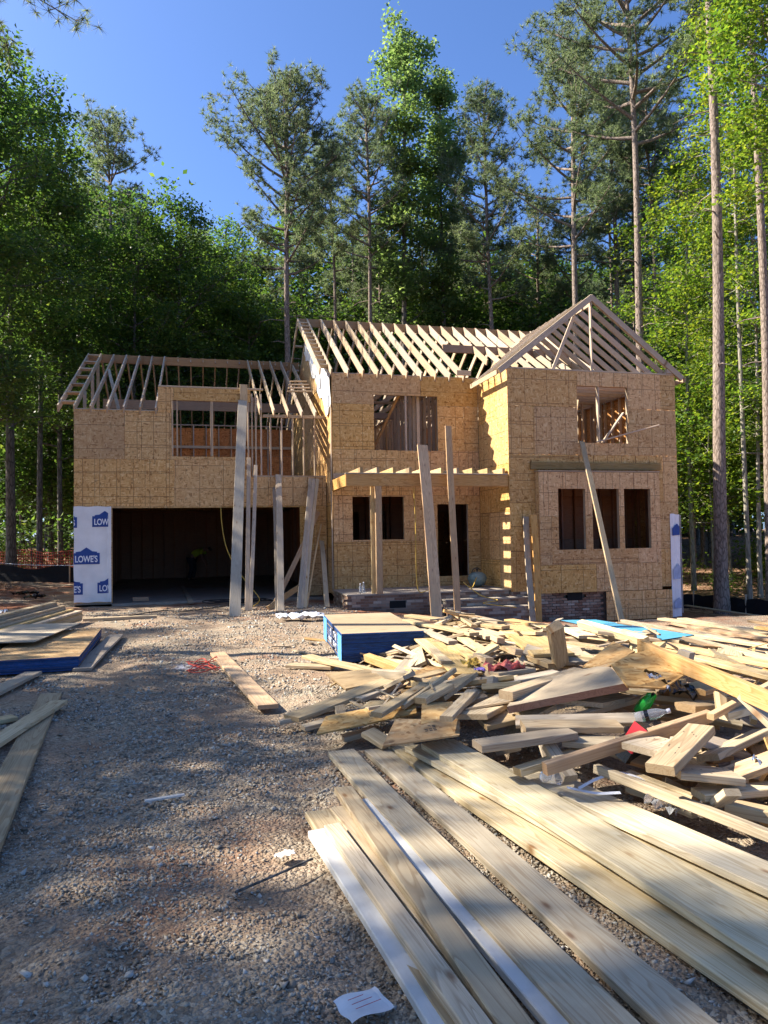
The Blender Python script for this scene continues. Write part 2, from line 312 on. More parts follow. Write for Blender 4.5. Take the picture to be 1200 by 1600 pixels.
# ------------------------------------------------------------------ mesh helpers
def mesh_np(name, verts, faces, m, smooth=False):
    """faces: int array (n, k), constant k"""
    verts = np.asarray(verts, np.float32); faces = np.asarray(faces, np.int32); k = faces.shape[1]
    me = bpy.data.meshes.new(name); me.vertices.add(len(verts)); me.vertices.foreach_set('co', verts.ravel())
    me.loops.add(faces.size); me.loops.foreach_set('vertex_index', faces.ravel())
    me.polygons.add(len(faces)); me.polygons.foreach_set('loop_start', np.arange(0, faces.size, k, dtype=np.int32)); me.polygons.foreach_set('loop_total', np.full(len(faces), k, np.int32))
    if smooth: me.polygons.foreach_set('use_smooth', np.ones(len(faces), bool))
    me.update(calc_edges=True); me.validate()
    if m: me.materials.append(m)
    return me
def mesh_py(name, verts, faces, *mats):
    me = bpy.data.meshes.new(name); me.from_pydata([tuple(v) for v in verts], [], faces); me.update()
    for m in mats: me.materials.append(m)
    return me
def link(name, me, parent=None, label=None, cat=None, group=None, kind=None, loc=None):
    o = bpy.data.objects.new(name, me); COL.objects.link(o)
    if parent: o.parent = parent
    if label: o['label'] = label
    if cat: o['category'] = cat
    if group: o['group'] = group
    if kind: o['kind'] = kind
    if loc is not None: o.location = loc
    return o
def thing(name, label, cat, loc=(0, 0, 0), group=None): return link(name, None, None, label, cat, group, None, loc)
_bc = {}
def board_mesh(L, w, t, m, seg=1, bow=0, key=None):
    k = (round(L, 2), round(w, 3), round(t, 3), m.name, seg, key)
    if k in _bc: return _bc[k]
    e = min(.004, w * .15, t * .15); hy, hz = w / 2, t / 2
    sec = [(-hy + e, -hz), (hy - e, -hz), (hy, -hz + e), (hy, hz - e), (hy - e, hz), (-hy + e, hz), (-hy, hz - e), (-hy, -hz + e)]
    V, F = [], []
    for i in range(seg + 1):
        s = i / seg; x = (s - .5) * L; dy = bow * math.sin(math.pi * s); dz = bow * .35 * math.sin(2.2 * math.pi * s)
        V += [(x, y + dy, z + dz) for y, z in sec]
    for i in range(seg):
        for j in range(8): F.append((i * 8 + j, i * 8 + (j + 1) % 8, (i + 1) * 8 + (j + 1) % 8, (i + 1) * 8 + j))
    F.append(tuple(range(7, -1, -1))); F.append(tuple(seg * 8 + j for j in range(8)))
    F = [f if len(f) == 4 else f for f in F]
    me = mesh_py('board', V, [tuple(reversed(f)) for f in F] if False else F, m); _bc[k] = me; return me
def orient(A, B, up=(0, 0, 1)):
    x = (Vector(B) - Vector(A)).normalized(); u = Vector(up)
    y = u.cross(x)
    if y.length < 1e-4: y = Vector((0, 1, 0)).cross(x)
    y.normalize(); z = x.cross(y)
    return Matrix(((x.x, y.x, z.x), (x.y, y.y, z.y), (x.z, y.z, z.z))).to_4x4()
def stick(name, A, B, w, t, m, parent=None, up=(0, 0, 1), top=False, **kw):
    """a straight board from A to B: w across, t along up; top=True when A and B run along the middle of its upper face"""
    A, B = Vector(A), Vector(B); M = orient(A, B, up); c = (A + B) / 2
    if top: c = c - M.to_3x3() @ Vector((0, 0, t / 2))
    o = link(name, board_mesh((B - A).length, w, t, m, kw.pop('seg', 1), kw.pop('bow', 0), kw.pop('key', None)), parent, **kw)
    o.matrix_local = Matrix.Translation(c) @ M
    return o
def box_mesh(name, x0, x1, y0, y1, z0, z1, m):
    V = [(x, y, z) for z in (z0, z1) for y in (y0, y1) for x in (x0, x1)]
    return mesh_py(name, V, [(0, 2, 3, 1), (4, 5, 7, 6), (0, 1, 5, 4), (2, 6, 7, 3), (0, 4, 6, 2), (1, 3, 7, 5)], m)
def prism_mesh(name, pts, t, m, normal=None, side=None):
    """polygon pts (3-D, roughly planar) thickened by t against its normal; returns mesh about centroid and the centroid"""
    P = [Vector(p) for p in pts]; c = sum(P, Vector()) / len(P)
    if normal is None:
        n = Vector()
        for i in range(len(P)): n += (P[i] - c).cross(P[(i + 1) % len(P)] - c)
        n.normalize()
        if n.z < 0: P.reverse(); n = -n
    else: n = Vector(normal)
    k = len(P); V = [p - c for p in P] + [p - c - n * t for p in P]
    F = [tuple(range(k)), tuple(range(2 * k - 1, k - 1, -1))] + [(i, k + i, k + (i + 1) % k, (i + 1) % k) for i in range(k)]
    me = mesh_py(name, V, F, m)
    if side:
        me.materials.append(side)
        for i in range(2, len(F)): me.polygons[i].material_index = 1
    return me, c
def tube_np(pts, radii, k=6):
    pts = np.asarray(pts, float); radii = np.asarray(radii, float); n = len(pts)
    d = np.gradient(pts, axis=0); d /= np.linalg.norm(d, axis=1)[:, None] + 1e-9
    ref = np.array([.31, .17, .93]) if abs(d[:, 2]).mean() < .8 else np.array([.93, .3, .1])
    a = np.cross(d, ref); a /= np.linalg.norm(a, axis=1)[:, None] + 1e-9; b = np.cross(d, a)
    th = np.arange(k) * 2 * np.pi / k
    V = (pts[:, None, :] + radii[:, None, None] * (np.cos(th)[None, :, None] * a[:, None, :] + np.sin(th)[None, :, None] * b[:, None, :])).reshape(-1, 3)
    i = np.arange(n - 1)[:, None] * k; j = np.arange(k)[None, :]; j2 = (j + 1) % k
    F = np.stack([i + j, i + j2, i + k + j2, i + k + j], -1).reshape(-1, 4)
    return V, F
class Geo:
    def __init__(s): s.v, s.f, s.n = [], [], 0
    def add(s, V, F): s.v.append(V); s.f.append(F + s.n); s.n += len(V)
    def mesh(s, name, m, smooth=False): return mesh_np(name, np.concatenate(s.v), np.concatenate(s.f), m, smooth)
def tube_obj(name, pts, r, m, parent=None, k=6, **kw):
    pts = np.asarray(pts, float); c = pts[0].copy()
    V, F = tube_np(pts - c, np.full(len(pts), r) if np.isscalar(r) else r, k)
    return link(name, mesh_np(name, V, F, m, True), parent, loc=Vector(c), **kw)
def smooth_path(P, n=40):
    P = np.asarray(P, float); m = len(P); Q = np.vstack([2 * P[0] - P[1], P, 2 * P[-1] - P[-2]]); out = []
    for s in np.linspace(0, m - 1 - 1e-6, n):
        i = int(s); u = s - i; a, b, c, d = Q[i:i + 4]
        out.append(.5 * ((2 * b) + (-a + c) * u + (2 * a - 5 * b + 4 * c - d) * u * u + (-a + 3 * b - 3 * c + d) * u ** 3))
    return np.array(out)
def lathe(name, prof, m, k=20):
    V, F = [], []
    for r, z in prof: V += [(r * math.cos(2 * math.pi * i / k), r * math.sin(2 * math.pi * i / k), z) for i in range(k)]
    for j in range(len(prof) - 1):
        for i in range(k): F.append((j * k + i, j * k + (i + 1) % k, (j + 1) * k + (i + 1) % k, (j + 1) * k + i))
    me = mesh_py(name, V, F, m)
    for p in me.polygons: p.use_smooth = True
    return me
def crumple(name, sx, sy, amp, m, seed=0, n=14, fold=0, warp=.15):
    r = np.random.default_rng(seed); u, v = np.meshgrid(np.linspace(-.5, .5, n), np.linspace(-.5, .5, n), indexing='ij')
    z = np.zeros_like(u)
    for _ in range(9):
        a = r.uniform(0, 2 * np.pi); w = r.uniform(4, 13); z += np.abs(np.sin((np.cos(a) * u + np.sin(a) * v) * w + r.uniform(0, 6))) * r.uniform(.3, 1)
    z = (z - z.mean()) * amp / 2.2 + r.normal(0, amp * .12, z.shape)
    x = u * sx * (1 + warp * np.sin(v * 7 + seed)) + r.normal(0, sx * .08 * warp, u.shape); y = v * sy * (1 + warp * np.sin(u * 6 + seed)) + r.normal(0, sy * .08 * warp, u.shape)
    if fold: z = z + fold * (u * 2) ** 2
    V = np.stack([x, y, z], -1).reshape(-1, 3); i = np.arange(n * n).reshape(n, n)
    F = np.stack([i[:-1, :-1], i[1:, :-1], i[1:, 1:], i[:-1, 1:]], -1).reshape(-1, 4)
    return mesh_np(name, V, F, m)

# ------------------------------------------------------------------ ground
def sm(a, b, x):
    u = np.clip((np.asarray(x, float) - a) / (b - a), 0, 1); return u * u * (3 - 2 * u)
def gh(x, y):
    x = np.asarray(x, float); y = np.asarray(y, float)
    h = -.092 * np.clip(x - 5.8, 0, 9.6) * sm(-8.5, -3.6, y) - .05 * sm(-7, -2, y) * sm(-6, 0, x)
    h = h + .022 * np.clip(y - 3, 0, 70) + .03 * np.clip(x - 21, 0, 40) * sm(-10, 2, y)
    h = h + .018 * np.sin(x * 1.7 + .6 * y) * np.sin(y * 1.3 - .4 * x) * (1 - .6 * sm(-3, 0, y))
    h = h + .012 * np.sin(x * 4.1 + 1.3) * np.sin(y * 3.7 + .5 * x)
    rut = np.exp(-((x - 1.9 - .25 * np.sin(y * .35)) / .22) ** 2) + np.exp(-((x - 3.5 - .25 * np.sin(y * .35)) / .22) ** 2)
    h = h - .028 * rut * sm(-3, -6, y) + .01 * np.sin(x * 9.3 + y * 2.1) * np.sin(y * 8.1 - x * 3.2)
    return h - .012
def lines(lo, hi, step, far):
    a = list(np.arange(lo, hi + 1e-6, step)); s = step
    x = hi
    while x < far: s *= 1.25; x += s; a.append(x)
    s = step; x = lo
    while x > -far: s *= 1.25; x -= s; a.insert(0, x)
    return np.array(a)
gx, gy = lines(-3, 13, .1, 420), lines(-20.5, 0, .1, 420)
X, Y = np.meshgrid(gx, gy, indexing='ij'); Z = gh(X, Y) + rng.normal(0, .0035, X.shape)
idx = np.arange(X.size).reshape(X.shape)
gF = np.stack([idx[:-1, :-1], idx[1:, :-1], idx[1:, 1:], idx[:-1, 1:]], -1).reshape(-1, 4)
link('ground', mesh_np('ground', np.stack([X, Y, Z], -1).reshape(-1, 3), gF, GROUND, True), kind='structure')

def stones(name, pts, size):
    n = len(pts); base = np.array([(1, 0, 0), (-1, 0, 0), (0, 1, 0), (0, -1, 0), (0, 0, 1), (0, 0, -1)], float)
    F0 = np.array([(0, 2, 4), (2, 1, 4), (1, 3, 4), (3, 0, 4), (2, 0, 5), (1, 2, 5), (3, 1, 5), (0, 3, 5)])
    s = size[:, None] * rng.uniform(.55, 1.25, (n, 3)) * np.array([1, .8, .45])
    V = base[None] * s[:, None, :] + rng.normal(0, .22, (n, 6, 3)) * size[:, None, None]
    # random rotation
    q = rng.normal(0, 1, (n, 4)) * np.array([1, .25, .25, 1]); q /= np.linalg.norm(q, axis=1)[:, None]
    w, x, y, z = q.T
    R = np.stack([1 - 2 * (y * y + z * z), 2 * (x * y - w * z), 2 * (x * z + w * y), 2 * (x * y + w * z), 1 - 2 * (x * x + z * z), 2 * (y * z - w * x), 2 * (x * z - w * y), 2 * (y * z + w * x), 1 - 2 * (x * x + y * y)], -1).reshape(n, 3, 3)
    V = np.einsum('nij,nkj->nki', R, V) + pts[:, None, :]
    F = F0[None] + (np.arange(n) * 6)[:, None, None]
    link(name, mesh_np(name, V.reshape(-1, 3), F.reshape(-1, 3), STONE), kind='stuff')
def scatter_view(n, d0, d1, half):
    d = np.sqrt(rng.uniform(d0 * d0, d1 * d1, n)); a = rng.uniform(-half, half, n)
    p = np.array([3.078, -19.716])[None] + d[:, None] * (np.cos(a)[:, None] * np.array([.2454, .9694]) + np.sin(a)[:, None] * np.array([.9694, -.2454])); return p
S = []
SZ = []
for n, d0, d1, s0, s1 in ((42000, 1.6, 4.6, .005, .019), (34000, 4.6, 8, .009, .026), (15000, 8, 13, .015, .036), (9000, 13, 18.5, .02, .045), (900, 1.8, 8, .018, .042)):
    p = scatter_view(n, d0, d1, .58)
    keep = (p[:, 0] < 5.3 + .12 * (p[:, 1] + 19)) & (p[:, 0] > -1.2) & ((np.sin(p[:, 0] * 2.3 + np.sin(p[:, 1] * 1.7)) * np.sin(p[:, 1] * 1.9 + p[:, 0]) + rng.normal(0, .33, n)) > -.12)
    p = p[keep]; sz = s0 + (s1 - s0) * rng.beta(1.4, 3.2, len(p))
    S.append(np.column_stack([p, gh(p[:, 0], p[:, 1]) + sz * .15])); SZ.append(sz)
stones('gravel', np.concatenate(S), np.concatenate(SZ))
# leaf litter lying on the woodland floor
def quads(P, size, up=.0, aspect=.55, droop=0.12):
    n = len(P); nrm = rng.normal(0, 1, (n, 3)); nrm[:, 2] = np.abs(nrm[:, 2]) + up; nrm /= np.linalg.norm(nrm, axis=1)[:, None]
    a = np.cross(nrm, rng.normal(0, 1, (n, 3))); a /= np.linalg.norm(a, axis=1)[:, None] + 1e-9; b = np.cross(nrm, a)
    s = (size * rng.uniform(.65, 1.35, n))[:, None]
    V = np.stack([P - a * s * .5, P + b * s * .5 * aspect - nrm * s * droop, P + a * s * .5, P - b * s * .5 * aspect - nrm * s * droop], 1)
    F = np.arange(n * 4).reshape(n, 4); return V.reshape(-1, 3), F
n = 16000
px_ = np.concatenate([rng.uniform(18.5, 45, n // 2), rng.uniform(-20, -3, n // 2)]); py_ = np.concatenate([rng.uniform(-4, 34, n // 2), rng.uniform(2, 30, n // 2)])
V, F = quads(np.column_stack([px_, py_, gh(px_, py_) + .015]), .13, 2.2)
link('leaf_litter', mesh_np('leaf_litter', V, F, LITTER), kind='stuff')
# ------------------------------------------------------------------ measured places (metres)
BOARDS=[
('white', 0.089, 0.038, 3.665, -15.827, 0.052, 3.922, -18.758, 0.048, 'plain white primed two by four, outermost long board on the gravel drive side'),
('spf', 0.15, 0.038, 3.718, -15.555, 0.05, 4.07, -19.021, 0.05, 'tan board half covered between the outermost white primed board and pale narrow boards'),
('spf', 0.089, 0.038, 3.743, -15.876, 0.092, 4.012, -18.747, 0.089, 'pale narrow board stacked on top beside the outermost white primed board'),
('spf', 0.089, 0.038, 3.831, -15.544, 0.056, 4.136, -18.763, 0.056, 'narrow board mostly hidden beneath the two pale boards stacked beside white primed ones'),
('spf', 0.11, 0.038, 3.905, -15.341, 0.095, 4.069, -18.889, 0.095, 'pale board with squared far end lying against the white stamped board'),
('white', 0.1, 0.038, 4.009, -15.452, 0.05, 4.28, -18.763, 0.05, 'white primed board with black stamped writing between pale boards'),
('treated', 0.195, 0.038, 4.056, -14.484, 0.062, 4.411, -18.784, 0.062, 'wide treated plank lying directly beside the white stamped board'),
('treated', 0.18, 0.038, 4.316, -14.488, 0.05, 4.649, -18.868, 0.05, 'wide treated plank between the gravel gap and the plank beside the stamped board'),
('treated', 0.2, 0.038, 4.516, -14.431, 0.05, 5.101, -18.777, 0.05, 'wide treated plank beyond the gravel gap, lowest under the layered pair'),
('treated', 0.235, 0.038, 4.605, -14.614, 0.092, 5.344, -18.495, 0.092, 'middle plank of the layered pair, shaded under the topmost long plank'),
('treated', 0.26, 0.038, 4.714, -14.713, 0.132, 5.204, -18.644, 0.132, 'topmost long wide plank of the layered pair beyond the gravel gap'),
('treated', 0.235, 0.038, 5.1, -15.51, 0.115, 5.712, -18.189, 0.115, 'long greenish plank lying along the front edge of the scrap pile'),
('treated', 0.235, 0.038, 5.068, -15.196, 0.055, 5.585, -18.266, 0.055, 'shadowed plank sunk between the topmost long plank and the scrap pile plank'),
('spf', 0.2, 0.038, 3.812, -13.527, 0.1, 4.836, -12.846, 0.22, 'long pale board poking farthest out of the scrap pile towards the gravel drive'),
('spf', 0.09, 0.038, 3.722, -13.465, 0.06, 3.898, -13.489, 0.09, 'short board stub at the drive side tip of the scrap pile'),
('spf', 0.09, 0.038, 3.889, -13.674, 0.05, 4.157, -13.579, 0.07, 'board end peeping out under the drive side tip of the scrap pile'),
('spf', 0.09, 0.038, 4.324, -14.473, 0.31, 4.939, -13.684, 0.33, 'grey two by four lying across the stamped sheathing strip'),
('spf', 0.14, 0.038, 4.743, -14.123, 0.3, 5.209, -13.311, 0.3, 'short grey board standing slanted behind the crossing two by four'),
('spf', 0.14, 0.038, 4.84, -14.154, 0.33, 5.494, -13.301, 0.31, 'flat grey board with square end beside the slanted short board'),
('spf', 0.14, 0.038, 5.249, -13.774, 0.3, 5.845, -13.332, 0.3, 'grey board with square end between the knotty cutoff plank and the back boards'),
('spf', 0.09, 0.038, 4.693, -14.969, 0.37, 5.192, -14.169, 0.36, 'small two by four block lying slanted above the lower sheathing strip'),
('spf', 0.27, 0.038, 4.927, -14.815, 0.33, 5.423, -14.421, 0.36, 'wide knotty cutoff plank at the pile centre'),
('spf', 0.12, 0.06, 5.15, -14.929, 0.5, 6.019, -14.406, 0.52, 'thick grey board resting on the dark plywood sheet'),
('spf', 0.09, 0.038, 4.872, -13.139, 0.26, 4.975, -13.172, 0.36, 'pointed little cutoff sticking up near the blue edged stack'),
('spf', 0.17, 0.038, 4.401, -10.37, 0.1, 4.98, -11.743, 0.1, 'pale board lying on gravel in front of the blue edged stack'),
('spf', 0.15, 0.038, 4.12, -10.661, 0.05, 4.623, -10.978, 0.05, 'short pale board on gravel at the drive side of the blue edged stack'),
('spf', 0.14, 0.038, 4.284, -14.363, 0.16, 4.403, -14.529, 0.1, 'shadowed board end under the stamped sheathing strips'),
('spf', 0.12, 0.038, 4.13, -14.149, 0.07, 4.41, -14.145, 0.12, 'dark board end under the long sheathing strip'),
('spf', 0.11, 0.038, 5.067, -12.782, 0.2, 5.557, -12.521, 0.22, 'pale scrap board behind the slanted grey boards'),
('spf', 0.14, 0.038, 4.422, -13.274, 0.16, 5.085, -12.719, 0.2, 'board half hidden behind the long pale board that pokes towards the drive'),
('spf', 0.15, 0.038, 5.057, -15.405, 0.4, 5.674, -15.52, 0.38, 'pale knotted board lying level across the pile front'),
('spf', 0.15, 0.045, 4.673, -15.587, 0.36, 5.309, -15.566, 0.38, 'pale board sloping below the level knotted board'),
('orange', 0.05, 0.07, 4.933, -15.942, 0.32, 6.1, -15.83, 0.5, 'long sunlit orange stick crossing the pile towards the black plastic'),
('spf', 0.085, 0.045, 5.146, -15.585, 0.32, 5.15, -15.849, 0.2, 'short two by four pointing towards the camera beside the plastic cup'),
('treated', 0.085, 0.045, 4.88, -15.687, 0.22, 5.5, -15.592, 0.3, 'greenish two by four lying behind the plastic cup'),
('spf', 0.15, 0.05, 5.326, -16.436, 0.42, 5.835, -16.096, 0.5, 'thick nail pocked cutoff tilted on the wide cutoff with slanted end'),
('spf', 0.25, 0.04, 5.491, -16.318, 0.36, 5.792, -16.421, 0.33, 'wide cutoff with slanted end under the nail pocked block'),
('spf', 0.3, 0.038, 5.465, -16.09, 0.4, 5.716, -16.008, 0.4, 'square wide cutoff between the drink carton and the nail pocked block'),
('spf', 0.05, 0.05, 5.297, -15.875, 0.26, 5.626, -16.937, 0.22, 'long thin pale stick running along the front of the pile above the greenish plank'),
('spf', 0.05, 0.12, 5.477, -15.919, 0.22, 5.61, -16.324, 0.2, 'two by six on edge behind the long thin stick'),
('treated', 0.12, 0.038, 5.54, -16.444, 0.27, 6.057, -16.479, 0.27, 'treated two by four just behind the tilted tiny block'),
('spf', 0.09, 0.038, 5.603, -16.507, 0.24, 5.606, -16.608, 0.33, 'tilted tiny block leaning on the pale block behind the long thin stick'),
('spf', 0.09, 0.06, 5.642, -16.519, 0.24, 5.829, -16.68, 0.22, 'pale block on which the tilted tiny block leans'),
('orange', 0.045, 0.038, 6.0, -15.969, 0.52, 6.964, -15.527, 0.62, 'thin sunlit stick slanting up from the end of the long orange stick'),
('spf', 0.11, 0.038, 6.208, -16.019, 0.64, 6.26, -16.202, 0.5, 'short board slanting steeply down beside the thin sunlit stick'),
('treated', 0.07, 0.05, 6.158, -15.883, 0.5, 6.515, -15.805, 0.52, 'stubby treated pair of strips beside the sunlit thin stick'),
('orange', 0.05, 0.11, 6.52, -14.484, 0.74, 6.104, -16.448, 0.7, 'long orange board standing on edge across the top of the pile'),
('spf', 0.14, 0.09, 6.223, -13.648, 0.72, 6.504, -13.209, 0.3, 'upright post cutoff standing at the back of the pile'),
('spf', 0.09, 0.09, 6.808, -14.605, 0.66, 6.85, -14.691, 0.64, 'little block perched behind the long orange board'),
('spf', 0.05, 0.09, 6.052, -14.431, 0.36, 6.197, -14.717, 0.3, 'grey strip in the hollow under the dark plywood'),
('spf', 0.07, 0.05, 5.978, -14.459, 0.3, 6.055, -14.838, 0.27, 'second grey strip in the hollow under the dark plywood'),
('orange', 0.2, 0.038, 6.357, -15.323, 0.52, 6.823, -15.066, 0.5, 'bright cutoff just beyond the crumpled black plastic film'),
('orange', 0.16, 0.05, 6.124, -15.566, 0.48, 6.343, -15.507, 0.46, 'orange block just behind the long sunlit stick'),
('spf', 0.05, 0.09, 6.294, -15.709, 0.6, 6.248, -15.788, 0.46, 'small upright block standing between the thin sunlit stick and the orange block'),
('spf', 0.2, 0.038, 5.278, -15.515, 0.33, 5.537, -15.678, 0.32, 'knotted flat board below the level knotted board'),
('sun', 0.14, 0.04, 6.104, -9.121, 0.42, 6.798, -11.164, 0.45, 'topmost long board at the back of the pile beside the steps'),
('sun', 0.14, 0.04, 5.971, -9.515, 0.4, 6.294, -11.378, 0.42, 'second long sunlit board at the back, beside the blue edged stack'),
('grey', 0.12, 0.04, 5.975, -9.039, 0.34, 6.006, -11.422, 0.34, 'dark grey board sloping beside the blue edged stack'),
('sun', 0.3, 0.02, 5.935, -10.264, 0.3, 5.587, -13.018, 0.26, 'wide sunlit sheet sloping down beside the blue edged stack'),
('sun', 0.12, 0.04, 5.688, -11.128, 0.34, 5.544, -12.523, 0.3, 'sunlit board end pressed against the blue edged stack'),
('sun', 0.14, 0.04, 5.931, -11.632, 0.32, 5.871, -13.025, 0.3, 'sunlit board pointing to the pink scrap insulation'),
('sun', 0.13, 0.04, 6.219, -10.992, 0.36, 6.084, -12.276, 0.34, 'orange edged board beside short cut blocks'),
('sun', 0.3, 0.04, 6.488, -10.38, 0.4, 6.548, -11.463, 0.38, 'wide sunlit plank under the topmost back board'),
('sun', 0.42, 0.03, 7.043, -10.601, 0.4, 6.551, -12.935, 0.38, 'widest bright plank at the back centre of the pile'),
('grey', 0.12, 0.04, 6.972, -8.774, 0.4, 7.104, -10.311, 0.4, 'grey board of the pile lying next to the brick steps'),
('orange', 0.16, 0.04, 7.397, -9.906, 0.38, 7.681, -11.586, 0.38, 'orange board lying before the blue sheet'),
('sun', 0.13, 0.05, 6.407, -11.776, 0.36, 6.399, -13.227, 0.34, 'long sunlit board ending at the upright post cutoff'),
('spf', 0.2, 0.04, 5.705, -13.33, 0.32, 6.142, -13.201, 0.32, 'board supporting the pink scrap insulation'),
('grey', 0.14, 0.04, 5.64, -13.829, 0.34, 6.149, -13.762, 0.38, 'grey board on the drive side of the upright post cutoff'),
('sun', 0.09, 0.06, 5.894, -12.479, 0.36, 5.896, -12.821, 0.36, 'tiny sunlit block with square end, front one of the back pile blocks'),
('orange', 0.09, 0.06, 6.371, -11.81, 0.44, 6.342, -12.081, 0.44, 'tiny orange block lying on the wide sunlit plank'),
('orange', 0.1, 0.06, 6.203, -12.683, 0.42, 6.313, -12.631, 0.4, 'orange cut block on the long sunlit board'),
('sun', 0.15, 0.04, 6.876, -11.552, 0.36, 7.057, -12.53, 0.36, 'sunlit plank between the blue sheet and the upright cutoff'),
('sun', 0.14, 0.04, 7.224, -11.933, 0.34, 7.476, -12.544, 0.34, 'plank beside the long orange board, under the blue sheet corner'),
('orange', 0.16, 0.04, 8.096, -12.459, 0.36, 8.365, -14.096, 0.34, 'long orange plank running out from under the blue sheet'),
('treated', 0.14, 0.04, 8.634, -12.275, 0.36, 8.544, -13.907, 0.34, 'greenish long plank beside the tip of the blue sheet'),
('sun', 0.12, 0.04, 9.137, -11.692, 0.3, 9.425, -12.978, 0.3, 'long plank beyond the greenish one, on the house side'),
('sun', 0.16, 0.04, 7.869, -13.361, 0.36, 7.835, -14.654, 0.36, 'sunlit long plank parallel to the orange plank, on the camera side of it'),
('sun', 0.14, 0.04, 7.15, -13.915, 0.45, 7.123, -14.621, 0.45, 'sunlit plank below the long orange board on edge'),
('orange', 0.2, 0.04, 3.304, -9.352, 0.04, 3.688, -12.77, 0.04, 'brown orange plank lying alone on the gravel drive'),
('grey', 0.22, 0.035, 1.72, -6.788, 0.04, 1.663, -10.069, 0.04, 'plank lying on gravel along the low strand board stack'),
('grey', 0.2, 0.038, 1.127, -10.137, 0.045, 0.907, -11.682, 0.045, 'plank end on gravel in front of the low strand board stack'),
('spf', 0.16, 0.038, 1.763, -12.152, 0.085, 1.467, -14.046, 0.085, 'upper knotty plank of the crossed pair beside the drive'),
('spf', 0.2, 0.038, 1.583, -11.542, 0.04, 1.984, -15.661, 0.04, 'lower plank of the crossed pair beside the drive, running towards the camera'),
('spf', 0.14, 0.038, 1.457, -12.529, 0.05, 1.115, -12.812, 0.05, 'board end cut off by the picture edge beside the crossed pair'),
('white', 0.03, 0.012, 2.744, -15.036, 0.03, 2.974, -14.991, 0.03, 'thin white stick lying alone on the gravel'),
('grey', 0.12, 0.06, 0.748, -3.658, 0.02, 2.188, -3.602, 0.02, 'grey board on the ground before the garage entrance'),
('grey', 0.12, 0.05, 2.489, 6.17, 0.03, 2.859, -0.603, 0.03, 'board lying on the concrete floor inside the garage'),
('grey', 0.14, 0.04, 18.03, 0.449, -0.72, 17.872, -2.891, -0.72, 'grey board lying on red soil beside the silt fence'),
('grey', 0.1, 0.03, 15.113, -4.035, -0.6, 15.623, -4.092, -0.6, 'short grey board on red soil beyond the wrapped house corner'),
('white', 0.06, 0.03, 15.181, -5.222, -0.55, 14.95, -5.896, -0.55, 'pale splinter of wood on red soil before the silt fence'),
]
PANELS=[
('osb', 0.012, [(3.905, -14.294, 0.14), (4.037, -13.943, 0.18), (4.768, -13.965, 0.27), (4.682, -14.304, 0.24)], 'long stamped sheathing strip under the crossing two by four'),
('osb', 0.012, [(4.254, -14.936, 0.2), (4.461, -14.502, 0.26), (4.873, -14.738, 0.28), (4.771, -15.014, 0.25)], 'stamped sheathing piece with slanted end just above the long planks'),
('osb', 0.012, [(4.597, -14.699, 0.26), (4.744, -14.24, 0.3), (4.985, -14.273, 0.3), (4.868, -14.698, 0.28)], 'dark sheathing square between the pile boards'),
('ply', 0.02, [(4.432, -11.562, 0.08), (4.484, -12.484, 0.08), (4.924, -12.477, 0.14), (4.891, -11.746, 0.12)], 'flat plywood piece lying on gravel before the blue edged stack'),
('darkply', 0.05, [(5.11, -15.038, 0.42), (5.494, -14.503, 0.46), (6.01, -14.824, 0.62), (5.825, -15.38, 0.6)], 'thick dark plywood sheet sloping down from the pile peak'),
('osb', 0.012, [(5.914, -14.636, 0.58), (6.541, -14.051, 0.66), (6.345, -14.677, 0.68), (5.985, -14.9, 0.62)], 'sheathing piece forming the pile peak'),
('osb', 0.012, [(5.98, -14.934, 0.64), (6.228, -14.797, 0.68), (6.407, -14.769, 0.7), (6.395, -15.256, 0.62), (6.07, -15.43, 0.56), (5.768, -15.47, 0.6)], 'broad five sided sheathing offcut on the pile top'),
('osb', 0.012, [(5.142, -12.522, 0.18), (5.481, -12.057, 0.18), (5.8, -12.527, 0.2), (5.522, -13.135, 0.2), (5.081, -13.162, 0.18)], 'orange sheathing piece below the sunlit boards'),
('bluesheet', 0.012, [(8.154, -10.01, 0.34), (8.657, -10.126, 0.34), (8.913, -11.987, 0.34), (8.203, -12.243, 0.34)], 'light blue foam sheet lying on boards in front of the house'),
('osb', 0.012, [(4.557, -13.778, 0.24), (4.824, -13.623, 0.26), (4.884, -13.803, 0.26), (4.727, -13.956, 0.24)], 'small sheathing triangle under the crossing two by four'),
]
